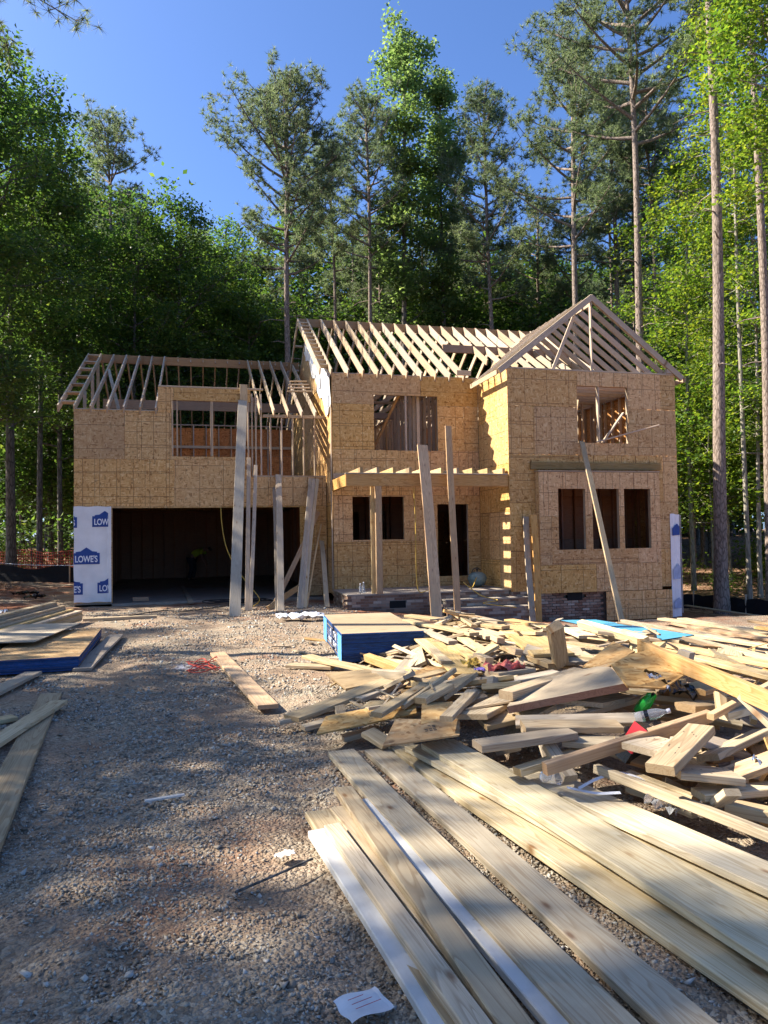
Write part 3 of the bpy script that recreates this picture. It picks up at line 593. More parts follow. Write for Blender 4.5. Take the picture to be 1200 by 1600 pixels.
TREES=[
('pine', 7.21, 16.39, 24.76, 14.58, 3.4, 0.19, 'tall pine with open umbrella crown standing alone above the low garage roof'),
('pine', 12.53, 20.21, 26.75, 16.67, 2.52, 0.162, 'slim pine whose trunk rises behind the ridge, just beside the tallest broadleaf tree'),
('pine', 10.98, 22.67, 24.8, 17.43, 1.79, 0.132, 'shorter thin pine between the umbrella crowned pine and the tallest broadleaf tree'),
('tulip', 14.73, 20.68, 31.83, 15.16, 2.07, 0.221, 'tallest broadleaf tree with narrow upright crown, behind the middle of the roof ridge'),
('tulip', 17.39, 21.04, 30.47, 15.44, 1.59, 0.17, 'second narrow broadleaf tree with a pointed top beside the tallest one'),
('pine', 18.88, 17.57, 26.1, 14.44, 2.64, 0.158, 'pine with a dense crown and straight trunk behind the roof opening'),
('pine', 21.19, 12.85, 25.99, 15.3, 3.32, 0.206, 'dark branched pine directly behind the peak of the front gable'),
('pine', 25.22, 15.96, 26.63, 16.09, 2.81, 0.193, 'pine with a curved trunk behind the sloping side of the front gable'),
('pine', 20.86, 6.75, 26.41, 17.45, 4.35, 0.198, 'big pine with pale sunlit trunk whose top leaves the picture'),
('pine', 25.73, 12.74, 24.39, 17.89, 2.11, 0.13, 'thin pine close behind the big pale trunked pine'),
('pine', 18.64, -0.43, 26.3, 19.18, 3.26, 0.198, 'thick pine trunk at the house corner with bare stubs and no crown in view'),
('pine', 21.29, 0.44, 27.49, 19.49, 3.48, 0.158, 'pine trunk partly cut off by the picture edge, beyond the silt fence'),
('maple', 22.4, 2.74, 24.62, 13.22, 2.33, 0.082, 'bright yellow green broadleaf tree with leaves spread before the thick pine trunk'),
('maple', 22.75, 6.27, 16.63, 5.04, 1.98, 0.092, 'yellow green broadleaf tree in the sun between the gable and the thick pine trunk'),
('maple', 23.15, 3.07, 14.14, 4.18, 2.49, 0.083, 'sunlit green broadleaf tree filling the gap behind the thick pine trunk'),
('hardwood', -4.69, 14.25, 21.4, 7.24, 2.59, 0.204, 'dark broadleaf tree with a straight grey trunk at the edge of the clearing'),
('hardwood', -4.39, 9.01, 20.5, 6.35, 2.4, 0.16, 'tall dark broadleaf tree partly cut off by the picture edge beside the garage'),
('hardwood', -3.96, 16.13, 21.06, 9.91, 1.88, 0.13, 'tall dark broadleaf tree rising behind the straight grey trunked one'),
('maple', 18.97, -2.58, 20.11, 12.01, 1.35, 0.07, 'bright yellow green branches hanging high in front of the thick pine trunk'),
('maple', 26.47, 9.45, 20.41, 5.48, 3.88, 0.12, 'deep green broadleaf tree closing the gap behind the sunlit ones'),
('hardwood', -3.59, 19.13, 19.81, 6.22, 2.69, 0.127, 'shaded broadleaf tree beside the straight grey trunked one'),
('pine', -1.77, 22.8, 24.78, 16.53, 2.64, 0.141, 'dark sparse pine top rising above the shaded broadleaf trees'),
('hardwood', 0.01, 19.25, 18.96, 5.64, 2.76, 0.13, 'shaded broadleaf tree behind the outer gable of the garage'),
('hardwood', 2.17, 20.77, 20.2, 5.82, 2.57, 0.137, 'sun topped broadleaf tree behind the garage roof'),
('hardwood', 4.57, 25.32, 21.39, 7.09, 2.13, 0.155, 'pale topped broadleaf tree next to the umbrella crowned pine'),
]
# trees of the west side of the clearing: x, y, width factor, height factor, kind (0 dense, 1 open crown)
WEST = [(-14.2, -11.8, .62, 1.0, 1), (-18.5, -9, .9, 1.3, 1), (-15, -14, 1.1, 1.15, 0), (-10.5, -16.0, .9, 1.05, 1), (-11.8, -13.6, .45, .92, 1), (-12, -21, 1.1, 1.1, 0), (-18, -18, 1.2, 1.2, 0),
        (-11.5, -6.6, .62, .8, 1), (-12.5, -9.0, .45, 1.0, 1), (-9.2, -8.3, .5, .95, 1), (-15.5, -5.4, .9, 1.0, 1), (-21, -5.5, 1.0, 1.3, 1), (-13.5, -2.6, .6, .9, 1), (-6, -25, 1, 1.1, 0),
        (-8, 5.5, .8, .9, 1), (-13, 6.5, .95, 1.2, 1), (-9, 10, 1, 1.3, 0), (-8, 24, 1, 1.2, 0), (-12.5, 17.5, .8, 1.0, 0)]
WESTP = [(-12, -13, 1, .95), (-23, 3, 1, .9), (-9.5, 1.5, .9, .8)]

# ------------------------------------------------------------------ the house under construction
HX0, HX1, HX2, HX3 = 0.0, 6.47, 10.566, 15.388      # garage, main block, gabled bay
YG, YM, YB, YBO = 0.0, -.928, -2.911, -3.14
ZG, ZM, ZB = 4.95, 5.95, 5.79
house = thing('house_under_construction', 'two storey timber house under construction with open rafters and bare strand board walls', 'house')
slab = link('garage_slab', box_mesh('garage_slab', .02, HX1 - .02, .03, 10.3, -.35, -.012, CONC), house)

def grid_sheet(u0, u1, z0, z1, holes, th):
    us = sorted({u0, u1} | {h for H in holes for h in H[:2] if u0 < h < u1}); zs = sorted({z0, z1} | {h for H in holes for h in H[2:] if z0 < h < z1})
    keep = {}
    for i in range(len(us) - 1):
        for j in range(len(zs) - 1):
            cu, cz = (us[i] + us[i + 1]) / 2, (zs[j] + zs[j + 1]) / 2
            keep[i, j] = not any(a < cu < b and c < cz < d for a, b, c, d in holes)
    if not any(keep.values()): return None
    vid, V, F = {}, [], []
    def vx(i, j, s):
        if (i, j, s) not in vid: vid[i, j, s] = len(V); V.append((us[i] - u0, th * s, zs[j] - z0))
        return vid[i, j, s]
    for (i, j), k in keep.items():
        if not k: continue
        F.append((vx(i, j, 0), vx(i + 1, j, 0), vx(i + 1, j + 1, 0), vx(i, j + 1, 0)))
        F.append((vx(i, j, 1), vx(i, j + 1, 1), vx(i + 1, j + 1, 1), vx(i + 1, j, 1)))
        for di, dj, a, b in ((0, -1, (i, j), (i + 1, j)), (1, 0, (i + 1, j), (i + 1, j + 1)), (0, 1, (i + 1, j + 1), (i, j + 1)), (-1, 0, (i, j + 1), (i, j))):
            if not keep.get((i + di, j + dj), False): F.append((vx(*a, 0), vx(*a, 1), vx(*b, 1), vx(*b, 0)))
    return V, F
def islands(V, F):
    p = list(range(len(V)))
    def root(i):
        while p[i] != i: i = p[i]
        return i
    for f in F:
        for i in f[1:]: p[root(i)] = root(f[0])
    by = {}
    for f in F: by.setdefault(root(f[0]), []).append(f)
    for fs in by.values():
        ids = sorted({i for f in fs for i in f}); at = {i: k for k, i in enumerate(ids)}
        yield [V[i] for i in ids], [tuple(at[i] for i in f) for f in fs]
def wall(parent, origin, ang, U, z0, z1, holes=(), row0=1.22, w=2.44, h=1.22, gap=.008, th=.012, m=None, name='sheathing_panel', stagger=True, off=0.0):
    """sheathing boards over a wall of length U; local x along the wall, y inwards, z up"""
    m = m or OSB; zs = [z0]
    z = z0 + row0
    while z < z1 - .12: zs.append(z); z += h
    zs.append(z1); row = 0
    for a, b in zip(zs[:-1], zs[1:]):
        us = [0.0]; u = (w if (row % 2 == 0 or not stagger) else w / 2) - off
        while u < U - .12: us.append(u); u += w
        us.append(U)
        for c, d in zip(us[:-1], us[1:]):
            g = grid_sheet(c + gap / 2, d - gap / 2, a + gap / 2, b - gap / 2, holes, th)
            if not g: continue
            for V, F in islands(*g):
                o = link(name, mesh_py(name, V, F, m), parent)
                ca, sa = math.cos(ang), math.sin(ang)
                j = random.uniform(-.0015, .0015)
                o.location = (origin[0] + ca * (c + gap / 2) + sa * j, origin[1] + sa * (c + gap / 2) - ca * j, a + gap / 2)
                o.rotation_euler = (0, 0, ang)
        row += 1
PI = math.pi
def studs(parent, A, B, z0, z1, step=.406, w=.038, d=.089, m=None, plates=True, skip=(), name='stud', double=True):
    """row of studs from plan point A to B"""
    m = m or FRAME; A2, B2 = Vector((*A, 0)), Vector((*B, 0)); L = (B2 - A2).length; x = (B2 - A2) / L; n = int(L / step) + 1
    tp = .038 * (2 if double else 1)
    for i in range(n + 1):
        s = min(i * step, L - w / 2) if i else w / 2
        if any(a < s < b for a, b in skip): continue
        p = A2 + x * s
        stick(name, (p.x, p.y, z0 + .038), (p.x, p.y, z1 - tp), d, w, m, parent, up=x)
    if plates:
        stick('bottom_plate', (A2.x, A2.y, z0 + .019), (B2.x, B2.y, z0 + .019), d, .038, m, parent)
        for q in range(2 if double else 1): stick('top_plate', (A2.x, A2.y, z1 - .019 - .0385 * q), (B2.x, B2.y, z1 - .019 - .0385 * q), d, .038, m, parent)
fj = lambda a=.004: random.uniform(-a, a)

# --- garage, front (y = 0)
Xd0, Xd1, Hd = .915, 5.712, 2.433
dorm = [(-1, 2.046, ZG, 9), (4.502, 9, 3.25, 9)]          # outside the dormer the sheathing stops at the plate
wall(house, (0, YG, 0), 0, HX1 - .02, .03, 5.593, [(Xd0, Xd1, -1, Hd), (2.377, 4.42, 3.777, 5.254), (4.42, 9, 3.25, 9)] + dorm, row0=1.22)
wall(house, (0, 10.36, 0), -PI / 2, 10.34, .03, ZG, (), m=OSB)            # outer side wall, faces -x
wall(house, (HX1 - .1, 10.36, 0), PI, HX1 - .1, .03, 4.0, (), m=OSBIN)      # rear wall (outer face away)
link('shade_lining', box_mesh('shade_lining', .03, HX1 - .03, 10.24, 10.26, .0, 2.7, DARKIN), house)  # added sheet, coloured dark to stand in for the unlit garage
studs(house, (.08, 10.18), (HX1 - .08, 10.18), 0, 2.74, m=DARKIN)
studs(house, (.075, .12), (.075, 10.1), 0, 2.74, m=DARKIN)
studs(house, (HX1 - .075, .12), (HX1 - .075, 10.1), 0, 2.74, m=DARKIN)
link('shade_lining', box_mesh('shade_lining', HX1 - .028, HX1 - .016, .05, 10.3, 0, 3.0, DARKIN), house)  # added side sheet, interior shade in its colour
# header over the door, floor above
stick('door_header', (.6, .085, 2.6), (6.1, .085, 2.6), .14, .33, BOARD_RED, house)
stick('jack_stud', (Xd0 - .06, .075, 0), (Xd0 - .06, .075, 2.43), .089, .1, BOARD_RED, house, up=(1, 0, 0)); stick('jack_stud', (Xd1 + .06, .075, 0), (Xd1 + .06, .075, 2.43), .089, .1, BOARD_RED, house, up=(1, 0, 0))
link('subfloor', box_mesh('subfloor', .03, HX1 - .03, .02, 10.3, 3.12, 3.14, DARKIN), house)
for i in range(14):
    x = .2 + i * .45
    stick('floor_joist', (x, .16, 2.98), (x, 10.2, 2.98), .038, .28, DARKIN, house)
# garage upper storey: rear wall half height with rail, open front studs beyond the dormer
studs(house, (.06, 10.2), (HX1 - .06, 10.2), 3.14, 4.93, m=ORANGE)
stick('rail', (.06, 10.12, 4.0), (HX1 - .06, 10.12, 4.0), .038, .089, FRAME, house)
studs(house, (.06, 5.1), (HX1 - .3, 5.1), 3.14, 5.40, m=FRAME, double=False)        # wall inside the attic
stick('rail', (.06, 5.045, 4.65), (HX1 - .3, 5.045, 4.65), .02, .089, FRAME, house)
wall(house, (0.06, 5.16, 0), 0, HX1 - .36, 3.16, 5.3, (), m=OSBRED)
studs(house, (.06, .075), (2.35, .075), 3.14, 4.94, m=FRAME)
for x in (2.40, 2.52, 3.385, 3.42, 4.36, 4.46, 4.56, 4.70): stick('stud', (x, .07, 3.2 if x > 4.45 else (3.79 if 2.45 < x < 4.3 else 3.2)), (x, .07, 5.5), .089, .038, FRAME, house, up=(1, 0, 0))
stick('dormer_plate', (2.05, .06, 5.615), (4.76, .06, 5.615), .12, .04, FRAME, house)
stick('dormer_header', (2.4, .1, 5.33), (4.6, .1, 5.33), .08, .14, BOARD_RED, house)
stick('window_sill', (2.38, .07, 3.765), (4.42, .07, 3.765), .1, .02, FRAME, house)
for x in np.arange(4.95, 6.4, .30): stick('stud', (x, .07, 3.30), (x, .07, 4.86), .089, .038, FRAME, house, up=(1, 0, 0))
stick('bottom_plate', (4.45, .06, 3.27), (HX1 - .02, .06, 3.27), .1, .038, FRAME, house)
stick('top_plate', (4.75, .07, 4.885), (HX1 - .02, .07, 4.885), .089, .038, FRAME, house); stick('top_plate', (4.75, .07, 4.925), (HX1 - .02, .07, 4.925), .089, .038, FRAME, house)
stick('top_plate', (0, .06, 4.965), (2.05, .06, 4.965), .1, .03, FRAME, house)
# beam across the attic, seen through the window
stick('attic_beam', (.1, 5.0, 6.0), (HX1 - .05, 5.0, 6.0), .05, .30, BOARD_RED, house)
stick('attic_beam', (.1, 9.9, 4.8), (HX1 - .05, 9.9, 4.8), .05, .24, BOARD_RED, house)
# garage roof
YR, ZR = 5.178, 7.656
stick('ridge_board', (-.36, YR, ZR - .16), (HX1 - .02, YR, ZR - .16), .038, .27, BOARD_RED, house)
def rafter(x, y0, z0, y1, z1, tail=.0, m=None, t=.18, w=.038, name='rafter'):
    d = Vector((0, y1 - y0, z1 - z0)).normalized()
    A = Vector((x + fj(), y0, z0)) - d * tail; B = Vector((x + fj(), y1, z1))
    return stick(name, A, B, w, t, m or FRAME, house, top=True)
sl_g = (ZR - ZG - .1) / (YR - 0)
gr_front = [0.02, .41, .80, 1.20, 1.60, 1.99] + [4.68, 5.05, 5.43, 5.80, 6.17]
for x in gr_front: rafter(x, 0, ZG + .13, YR - .02, ZR, .12)
for i in range(17): rafter(.02 + i * .4, 10.36, ZG + .13, YR + .02, ZR, .25)
# overhanging gable ladder
stick('fly_rafter', (-.36, -.12, ZG + .07), (-.36, YR, ZR), .038, .18, FRAME, house, top=True)
for k in range(7):
    s = .08 + k * .145; stick('lookout', (-.35, s * YR, ZG + .03 + s * (ZR - ZG - .05)), (.0, s * YR, ZG + .03 + s * (ZR - ZG - .05)), .12, .038, FRAME, house, up=(0, sl_g, 1))
stick('brace', (.45, 3.4, 6.75), (1.0, .9, 5.05), .089, .038, FRAME, house)
for y in (1.5, 3.0, 4.2): stick('gable_stud', (.05, y, ZG), (.05, y, ZG + y * sl_g), .038, .089, FRAME, house, up=(1, 0, 0))
# short blocks nailed across the rafters beside the main wall
for k, (y, z) in enumerate(((1.15, 5.82), (1.45, 5.98), (1.75, 6.14), (2.05, 6.3))): stick('cross_block', (5.55 + .06 * k, y, z), (6.25, y, z + .02), .089, .038, FRAME, house)
# housewrap on the garage corner with print
def thing_wrap():
    n, k = 20, 44; V = []; rw = np.random.default_rng(12)
    for i in range(n):
        for j in range(k):
            x, z = .885 * i / (n - 1), 2.42 * j / (k - 1)
            y = -.006 - .0045 * abs(math.sin(z * 3.1 + 1.5 * math.sin(x * 4))) - .004 * abs(math.sin(x * 9 + z * 2.2)) - .006 * math.exp(-((z - .22 - .1 * math.sin(x * 6)) / .05) ** 2) + rw.normal(0, .0007)
            V.append((x + (.006 * math.sin(z * 5) if i in (0, n - 1) else 0), y, z + (.008 * math.sin(x * 14) if j in (0, k - 1) else 0)))
    idx = np.arange(n * k).reshape(n, k); F = np.stack([idx[:-1, :-1], idx[1:, :-1], idx[1:, 1:], idx[:-1, 1:]], -1).reshape(-1, 4)
    return link('house_wrap', mesh_np('house_wrap', V, F, WRAP, True), house)
wrap = thing_wrap(); wrap.location = (.0, -.008, .055)
fold = crumple('wrap_fold', .11, 2.38, .010, WRAP, 5, 22, 0, .02); fo = link('wrap_fold', fold, wrap); fo.matrix_local = Matrix.Translation((.835, -.022, 1.2)) @ Matrix.Rotation(PI / 2, 4, 'X')
ruck = crumple('wrap_crease', .80, .34, .006, WRAP, 9, 20, 0, .0); ro = link('wrap_crease', ruck, wrap); ro.matrix_local = Matrix.Translation((.43, -.010, .22)) @ Matrix.Rotation(PI / 2, 4, 'X')
def text_mesh(body, size, m):
    cu = bpy.data.curves.new('lettering', 'FONT'); cu.body = body; cu.size = size; cu.offset = size * .022; cu.extrude = .0006; cu.space_character = .98
    ob = bpy.data.objects.new('lettering', cu); COL.objects.link(ob); dg = bpy.context.evaluated_depsgraph_get()
    me = bpy.data.meshes.new_from_object(ob.evaluated_get(dg)); bpy.data.objects.remove(ob); me.materials.clear(); me.materials.append(m); return me
def clip_x(me, lo, hi):
    import bmesh
    bm = bmesh.new(); bm.from_mesh(me)
    for co, no in (((hi, 0, 0), (1, 0, 0)), ((lo, 0, 0), (-1, 0, 0))):
        bmesh.ops.bisect_plane(bm, geom=bm.verts[:] + bm.edges[:] + bm.faces[:], plane_co=co, plane_no=no, clear_outer=True)
    bm.to_mesh(me); bm.free(); return me
def logo(parent, cx, z, lo, hi, s=1.0, y=-.0265, bg=None, fg=None):
    """gabled blue sign with white letters, cut where the film ends; local to the wrap"""
    w, h = .60 * s, .27 * s; x0 = cx - w / 2
    pts = [(x0, z), (x0 + w, z), (x0 + w, z + h), (x0 + w * .9, z + h), (x0 + w * .9, z + h * 1.1), (x0 + w * .72, z + h * 1.15), (cx, z + h * 1.5), (x0 + w * .28, z + h * 1.15), (x0 + w * .1, z + h * 1.1), (x0 + w * .1, z + h), (x0, z + h)]
    me = mesh_py('printed_sign', [(a, 0, b) for a, b in pts], [tuple(range(len(pts)))], bg or LOGO); clip_x(me, lo, hi)
    if len(me.polygons): link('printed_sign', me, parent).location = (0, y, 0)
    t = text_mesh("LOWE'S", .215 * s, fg or LETTER)
    xs = [v.co.x for v in t.vertices]; sc = (w * .84) / (max(xs) - min(xs)); mnx = min(xs)
    for v in t.vertices: v.co = (cx - w * .42 + (v.co.x - mnx) * sc, -v.co.z, z + h * .2 + v.co.y)
    clip_x(t, lo, hi)
    if len(t.polygons): link('lettering', t, parent).location = (0, y - .003, 0)
logo(wrap, .76 - .02, 1.90, .005, .82, 1.0)
logo(wrap, .76 - .98, 1.88, .005, .88)
logo(wrap, .30, .96, .005, .88, 1.05)
logo(wrap, .86, .22, .005, .82, 1.0)
logo(wrap, -.10, .20, .005, .88, 1.05)

link('shade_lining', box_mesh('shade_lining', .09, .1, .1, 10.2, 0, 2.8, DARKIN), house)  # added sheet on the outer side, darkened like the rear one
# --- main block, front (y = -.928)
holesM = [(1.13, 2.912, 3.90, 5.39), (.512, .988, 1.515, 2.66), (1.274, 1.916, 1.515, 2.66), (2.86, 3.742, .5, 2.45)]
wall(house, (HX1, YM, 0), 0, HX2 - HX1 - .004, .22, 5.93, holesM, row0=1.25)
wall(house, (HX1, 7.3, 0), -PI / 2, 7.3 + .928 - .004, .10, 5.93, [(0, 8.5, 3.3, 3.3)], m=OSB)             # wall beside the garage, faces -x
wall(house, (HX2 + 3, 7.3, 0), PI, HX2 + 3 - HX1, .1, 5.9, [(.25, .75, .55, 2.6), (3.0, 3.45, 1.6, 2.6), (1.2, 2.4, 4.0, 5.2), (4.4, 5.6, 4.0, 5.2), (3.2, 3.9, 4.0, 5.4)], m=OSBIN)
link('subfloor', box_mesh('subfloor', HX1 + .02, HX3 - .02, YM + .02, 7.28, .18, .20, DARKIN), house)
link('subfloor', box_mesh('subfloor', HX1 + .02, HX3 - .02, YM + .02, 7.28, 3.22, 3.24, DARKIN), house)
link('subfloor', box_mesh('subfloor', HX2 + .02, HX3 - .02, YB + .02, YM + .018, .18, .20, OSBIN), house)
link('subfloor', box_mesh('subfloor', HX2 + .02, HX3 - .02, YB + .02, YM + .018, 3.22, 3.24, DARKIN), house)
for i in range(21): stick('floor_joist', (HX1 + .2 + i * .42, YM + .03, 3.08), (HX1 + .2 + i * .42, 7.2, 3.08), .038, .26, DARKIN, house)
def openings(x0, x1, z0, z1, y, mids=(), parent=house):
    for x in (x0 - .024, x1 + .024, *mids): stick('jamb', (x, y, z0 - .04), (x, y, z1 + .04), .10, .045, FRAME, parent, up=(1, 0, 0))
    stick('window_sill', (x0 - .04, y, z0 - .022), (x1 + .04, y, z0 - .022), .10, .04, FRAME, parent); stick('window_header', (x0 - .1, y, z1 + .13), (x1 + .1, y, z1 + .13), .10, .24, BOARD_RED, parent)
openings(7.60, 9.382, 3.90, 5.39, YM + .066, (8.49,)); openings(6.982, 7.458, 1.515, 2.66, YM + .066); openings(7.744, 8.386, 1.515, 2.66, YM + .066); openings(9.33, 10.208, .26, 2.45, YM + .066)
# rooms: partitions on both floors
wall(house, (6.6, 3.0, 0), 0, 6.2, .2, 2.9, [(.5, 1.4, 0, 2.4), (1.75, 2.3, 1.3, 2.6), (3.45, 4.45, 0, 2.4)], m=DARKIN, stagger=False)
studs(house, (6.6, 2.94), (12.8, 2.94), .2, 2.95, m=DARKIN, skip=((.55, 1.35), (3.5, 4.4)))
studs(house, (HX1 + .07, YM + .1), (HX1 + .07, 7.2), .2, 2.95, m=DARKIN)
studs(house, (6.6, 1.9), (10.5, 1.9), 3.24, 5.75, m=ORANGE, skip=((1.7, 2.6),)); studs(house, (8.9, -.7), (8.9, 1.8), 3.24, 5.75, m=FRAME); studs(house, (9.5, -.6), (9.5, 6.8), 3.24, 5.75, m=FRAME)
studs(house, (HX1 + .07, YM + .1), (HX1 + .07, 7.2), 3.24, 5.85, m=FRAME); studs(house, (6.6, 4.9), (13, 4.9), 3.24, 5.75, m=ORANGE)
stick('door_header', (8.2, 1.9, 5.3), (9.3, 1.9, 5.3), .1, .18, FRAME, house); stick('brace', (7.6, 1.0, 3.3), (8.5, -.6, 5.7), .089, .038, ORANGE, house); stick('brace', (7.3, 1.6, 3.3), (7.7, .6, 5.7), .089, .038, FRAME, house)
stick('top_plate', (HX1, YM + .06, 5.93), (HX2, YM + .06, 5.93), .09, .04, FRAME, house)
for i in range(17): x = HX1 + .2 + i * .42; stick('ceiling_joist', (x, YM + .02, 5.86), (x, 7.25, 5.86), .038, .18, FRAME, house)
# main roof
YR2, ZR2 = 3.205, 8.60; ZE = ZM + .14
stick('ridge_board', (6.14, YR2, ZR2 - .15), (14.9, YR2, ZR2 - .15), .038, .26, BOARD_RED, house)
for i in range(1, 10): rafter(HX1 + .02 + i * .405, YM, ZE, YR2 - .02, ZR2, .18, FRAME, .24, .04)
slm = (ZR2 - ZE) / (YR2 - YM)
for i in range(10, 21):
    x = HX1 + .02 + i * .405; rafter(x, 1.42, ZE + (1.42 - YM) * slm, YR2 - .02, ZR2, 0, None, .24, .04)
    if i > 11: rafter(x, 1.3, ZE + (1.3 - YM) * slm, YM + 1.3 - .18 * (i - 11), ZE + (1.3 - .18 * (i - 11)) * slm, 0)
stick('roof_header', (10.35, 1.36, ZE + (1.36 - YM) * slm - .13), (14.6, 1.36, ZE + (1.36 - YM) * slm - .13), .08, .24, BOARD_RED, house)
for i in range(21): rafter(HX1 + .02 + i * .405, 7.33, ZE, YR2 + .02, ZR2, .3)
stick('fly_rafter', (6.14, YM - .2, ZE - .1), (6.14, YR2, ZR2), .038, .18, FRAME, house, top=True); stick('gable_rafter', (HX1 - .03, YM - .2, ZE - .1), (HX1 - .03, YR2, ZR2), .038, .2, FRAME, house, top=True)
stick('fly_rafter', (6.14, 7.5, ZE - .1), (6.14, YR2, ZR2), .038, .18, FRAME, house, top=True)
for k in range(12):
    s = .07 + k * .078; y = YM + s * (YR2 - YM); z = ZE + s * (ZR2 - ZE) - .1; stick('lookout', (6.16, y, z), (HX1 - .05, y, z), .15, .038, FRAME, house, up=(0, slm, 1))
    if k % 3 == 0: stick('lookout', (6.16, 2 * YR2 - y, z), (HX1 - .05, 2 * YR2 - y, z), .15, .038, FRAME, house, up=(0, -slm, 1))
stick('eave_board', (9.9, YM - .17, ZE - .06), (HX2 - .26, YM - .17, ZE - .06), .03, .14, FRAME, house)
# sheathing and wrap on the gable above the garage roof
g, c = prism_mesh('gable_sheathing', [(HX1 - .013, YM, 5.94), (HX1 - .013, YR2, 8.36), (HX1 - .013, 7.3, 5.94)], .011, OSB, normal=(-1, 0, 0)); link('sheathing_panel', g, house, loc=c)
def wrap_gable():
    # film stapled over the gable, rippled
    n, k = 26, 14; V = []
    for i in range(n):
        y = -.90 + (3.75 + .90) * i / (n - 1); top = ZE - .16 + (min(y, YR2) - YM) * slm - .06; top -= max(0, y - YR2) * 1.2
        bot = 4.98 + max(0, y + .25) * .66 + .12 * math.sin(y * 5)
        bot = min(bot, top - .1)
        for j in range(k):
            s = j / (k - 1); V.append((HX1 - .032 - .022 * abs(math.sin(y * 7 + s * 3)) - .012 * math.sin(y * 17 + s * 5), y, bot + (top - bot) * s))
    idx = np.arange(n * k).reshape(n, k); F = np.stack([idx[:-1, :-1], idx[1:, :-1], idx[1:, 1:], idx[:-1, 1:]], -1).reshape(-1, 4)
    return mesh_np('house_wrap', V, F, WRAP, True)
hw = link('house_wrap', wrap_gable(), house)
for y, z in ((-.35, 5.45), (.95, 6.2), (2.2, 7.2)):
    me = mesh_py('printed_sign', [(0, 0, 0), (0, -.42, -.06), (0, -.40, -.38), (0, -.1, -.34), (0, .02, -.2)], [(0, 1, 2, 3, 4)], LOGOFAINT); link('printed_sign', me, hw).location = (HX1 - .072, y, z)
stick('corner_trim', (HX1 - .03, YM + .05, .25), (HX1 - .03, YM + .05, 5.1), .1, .02, FRAME, house, up=(1, 0, 0))

# --- gabled bay
holesB = [(12.491 - HX2, 13.958 - HX2, 3.925, 5.397), (11.28 - HX2, 14.66 - HX2, .25, 3.1)]
wall(house, (HX2, YB, 0), 0, HX3 - HX2, .17, ZB - .02, holesB, row0=1.0, off=.5)
wall(house, (HX2, YM - .004, 0), -PI / 2, YM - YB - .004, .20, ZB - .02, (), row0=.75, w=1.3)
wall(house, (HX3, YB + .004, 0), PI / 2, 7.3 - YB, -.55, ZB - .02, (), m=OSBIN)
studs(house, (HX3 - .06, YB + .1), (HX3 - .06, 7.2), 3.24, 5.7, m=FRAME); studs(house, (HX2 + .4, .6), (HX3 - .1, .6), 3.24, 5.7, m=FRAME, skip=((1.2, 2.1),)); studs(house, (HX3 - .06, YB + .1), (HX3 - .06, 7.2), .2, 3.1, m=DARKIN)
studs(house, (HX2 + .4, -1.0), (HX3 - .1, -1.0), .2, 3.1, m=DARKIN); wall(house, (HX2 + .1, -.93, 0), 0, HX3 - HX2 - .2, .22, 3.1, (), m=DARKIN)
stick('top_plate', (HX2, YB + .06, ZB), (HX3, YB + .06, ZB), .12, .038, FRAME, house); stick('top_plate', (HX2 + .05, YM, ZB), (HX2 + .05, YB + .12, ZB), .09, .038, FRAME, house); stick('top_plate', (HX3 - .05, YB + .12, ZB), (HX3 - .05, 6, ZB), .09, .038, FRAME, house)
openings(12.491, 13.958, 3.925, 5.397, YB + .066, (13.12,))
stick('brace', (12.5, YB + .3, 4.05), (13.0, YB + .9, 5.2), .089, .038, FRAME, house); stick('brace', (13.25, YB + .1, 3.95), (13.9, YB + .12, 4.75), .089, .038, FRAME, house)
stick('loose_board', (13.0, YB - .02, 3.94), (14.35, YB - .75, 4.30), .14, .03, FRAME, house)
# bay roof
XA, ZA = 12.9635, 7.788; ZBE = ZB + .16
stick('ridge_board', (XA, YB - .02, ZA - .17), (XA, 2.3, ZA - .17), .038, .24, FRAME, house)
ys = [YB - .03, YB + .018] + [YB + .02 + .41 * k for k in range(1, 10)]
for k, y in enumerate(ys):
    for sx in (-1, 1):
        xe = HX2 if sx < 0 else HX3; d = Vector((XA - xe, 0, ZA - ZBE)).normalized()
        A = Vector((xe, y, ZBE)) - d * .34; B = Vector((XA + sx * .02, y, ZA))
        if k > 5 and sx < 0:
            f = min(.92, (k - 5) * .2); A = Vector((xe, y, ZBE)).lerp(B, f)
        stick('rafter', A, B, .038, .15, FRAME, house, top=True)
for sx, xe in ((-1, HX2), (1, HX3)):
    d = Vector((XA - xe, 0, ZA - ZBE)).normalized(); A = Vector((xe, 0, ZBE)) - d * .36
    stick('eave_board', (A.x, YB - .05, A.z - .08), (A.x, YM - .2 if sx < 0 else 3, A.z - .08), .03, .13, FRAME, house)
stick('king_post', (XA, YB + .05, ZB), (XA, YB + .05, ZA - .28), .089, .038, FRAME, house, up=(1, 0, 0)); stick('brace', (11.9, YB + .16, ZB), (12.55, YB + .16, 7.25), .038, .089, FRAME, house, up=(1, 0, 0))
stick('collar_block', (HX3 - .25, YB + .02, ZB + .08), (HX3 - .02, YB + .02, ZB + .08), .1, .12, FRAME, house)
for k in range(10): y = YB + .3 + k * .42; stick('ceiling_joist', (HX2 + .05, y, 5.7), (HX3 - .05, y, 5.7), .038, .14, FRAME, house)
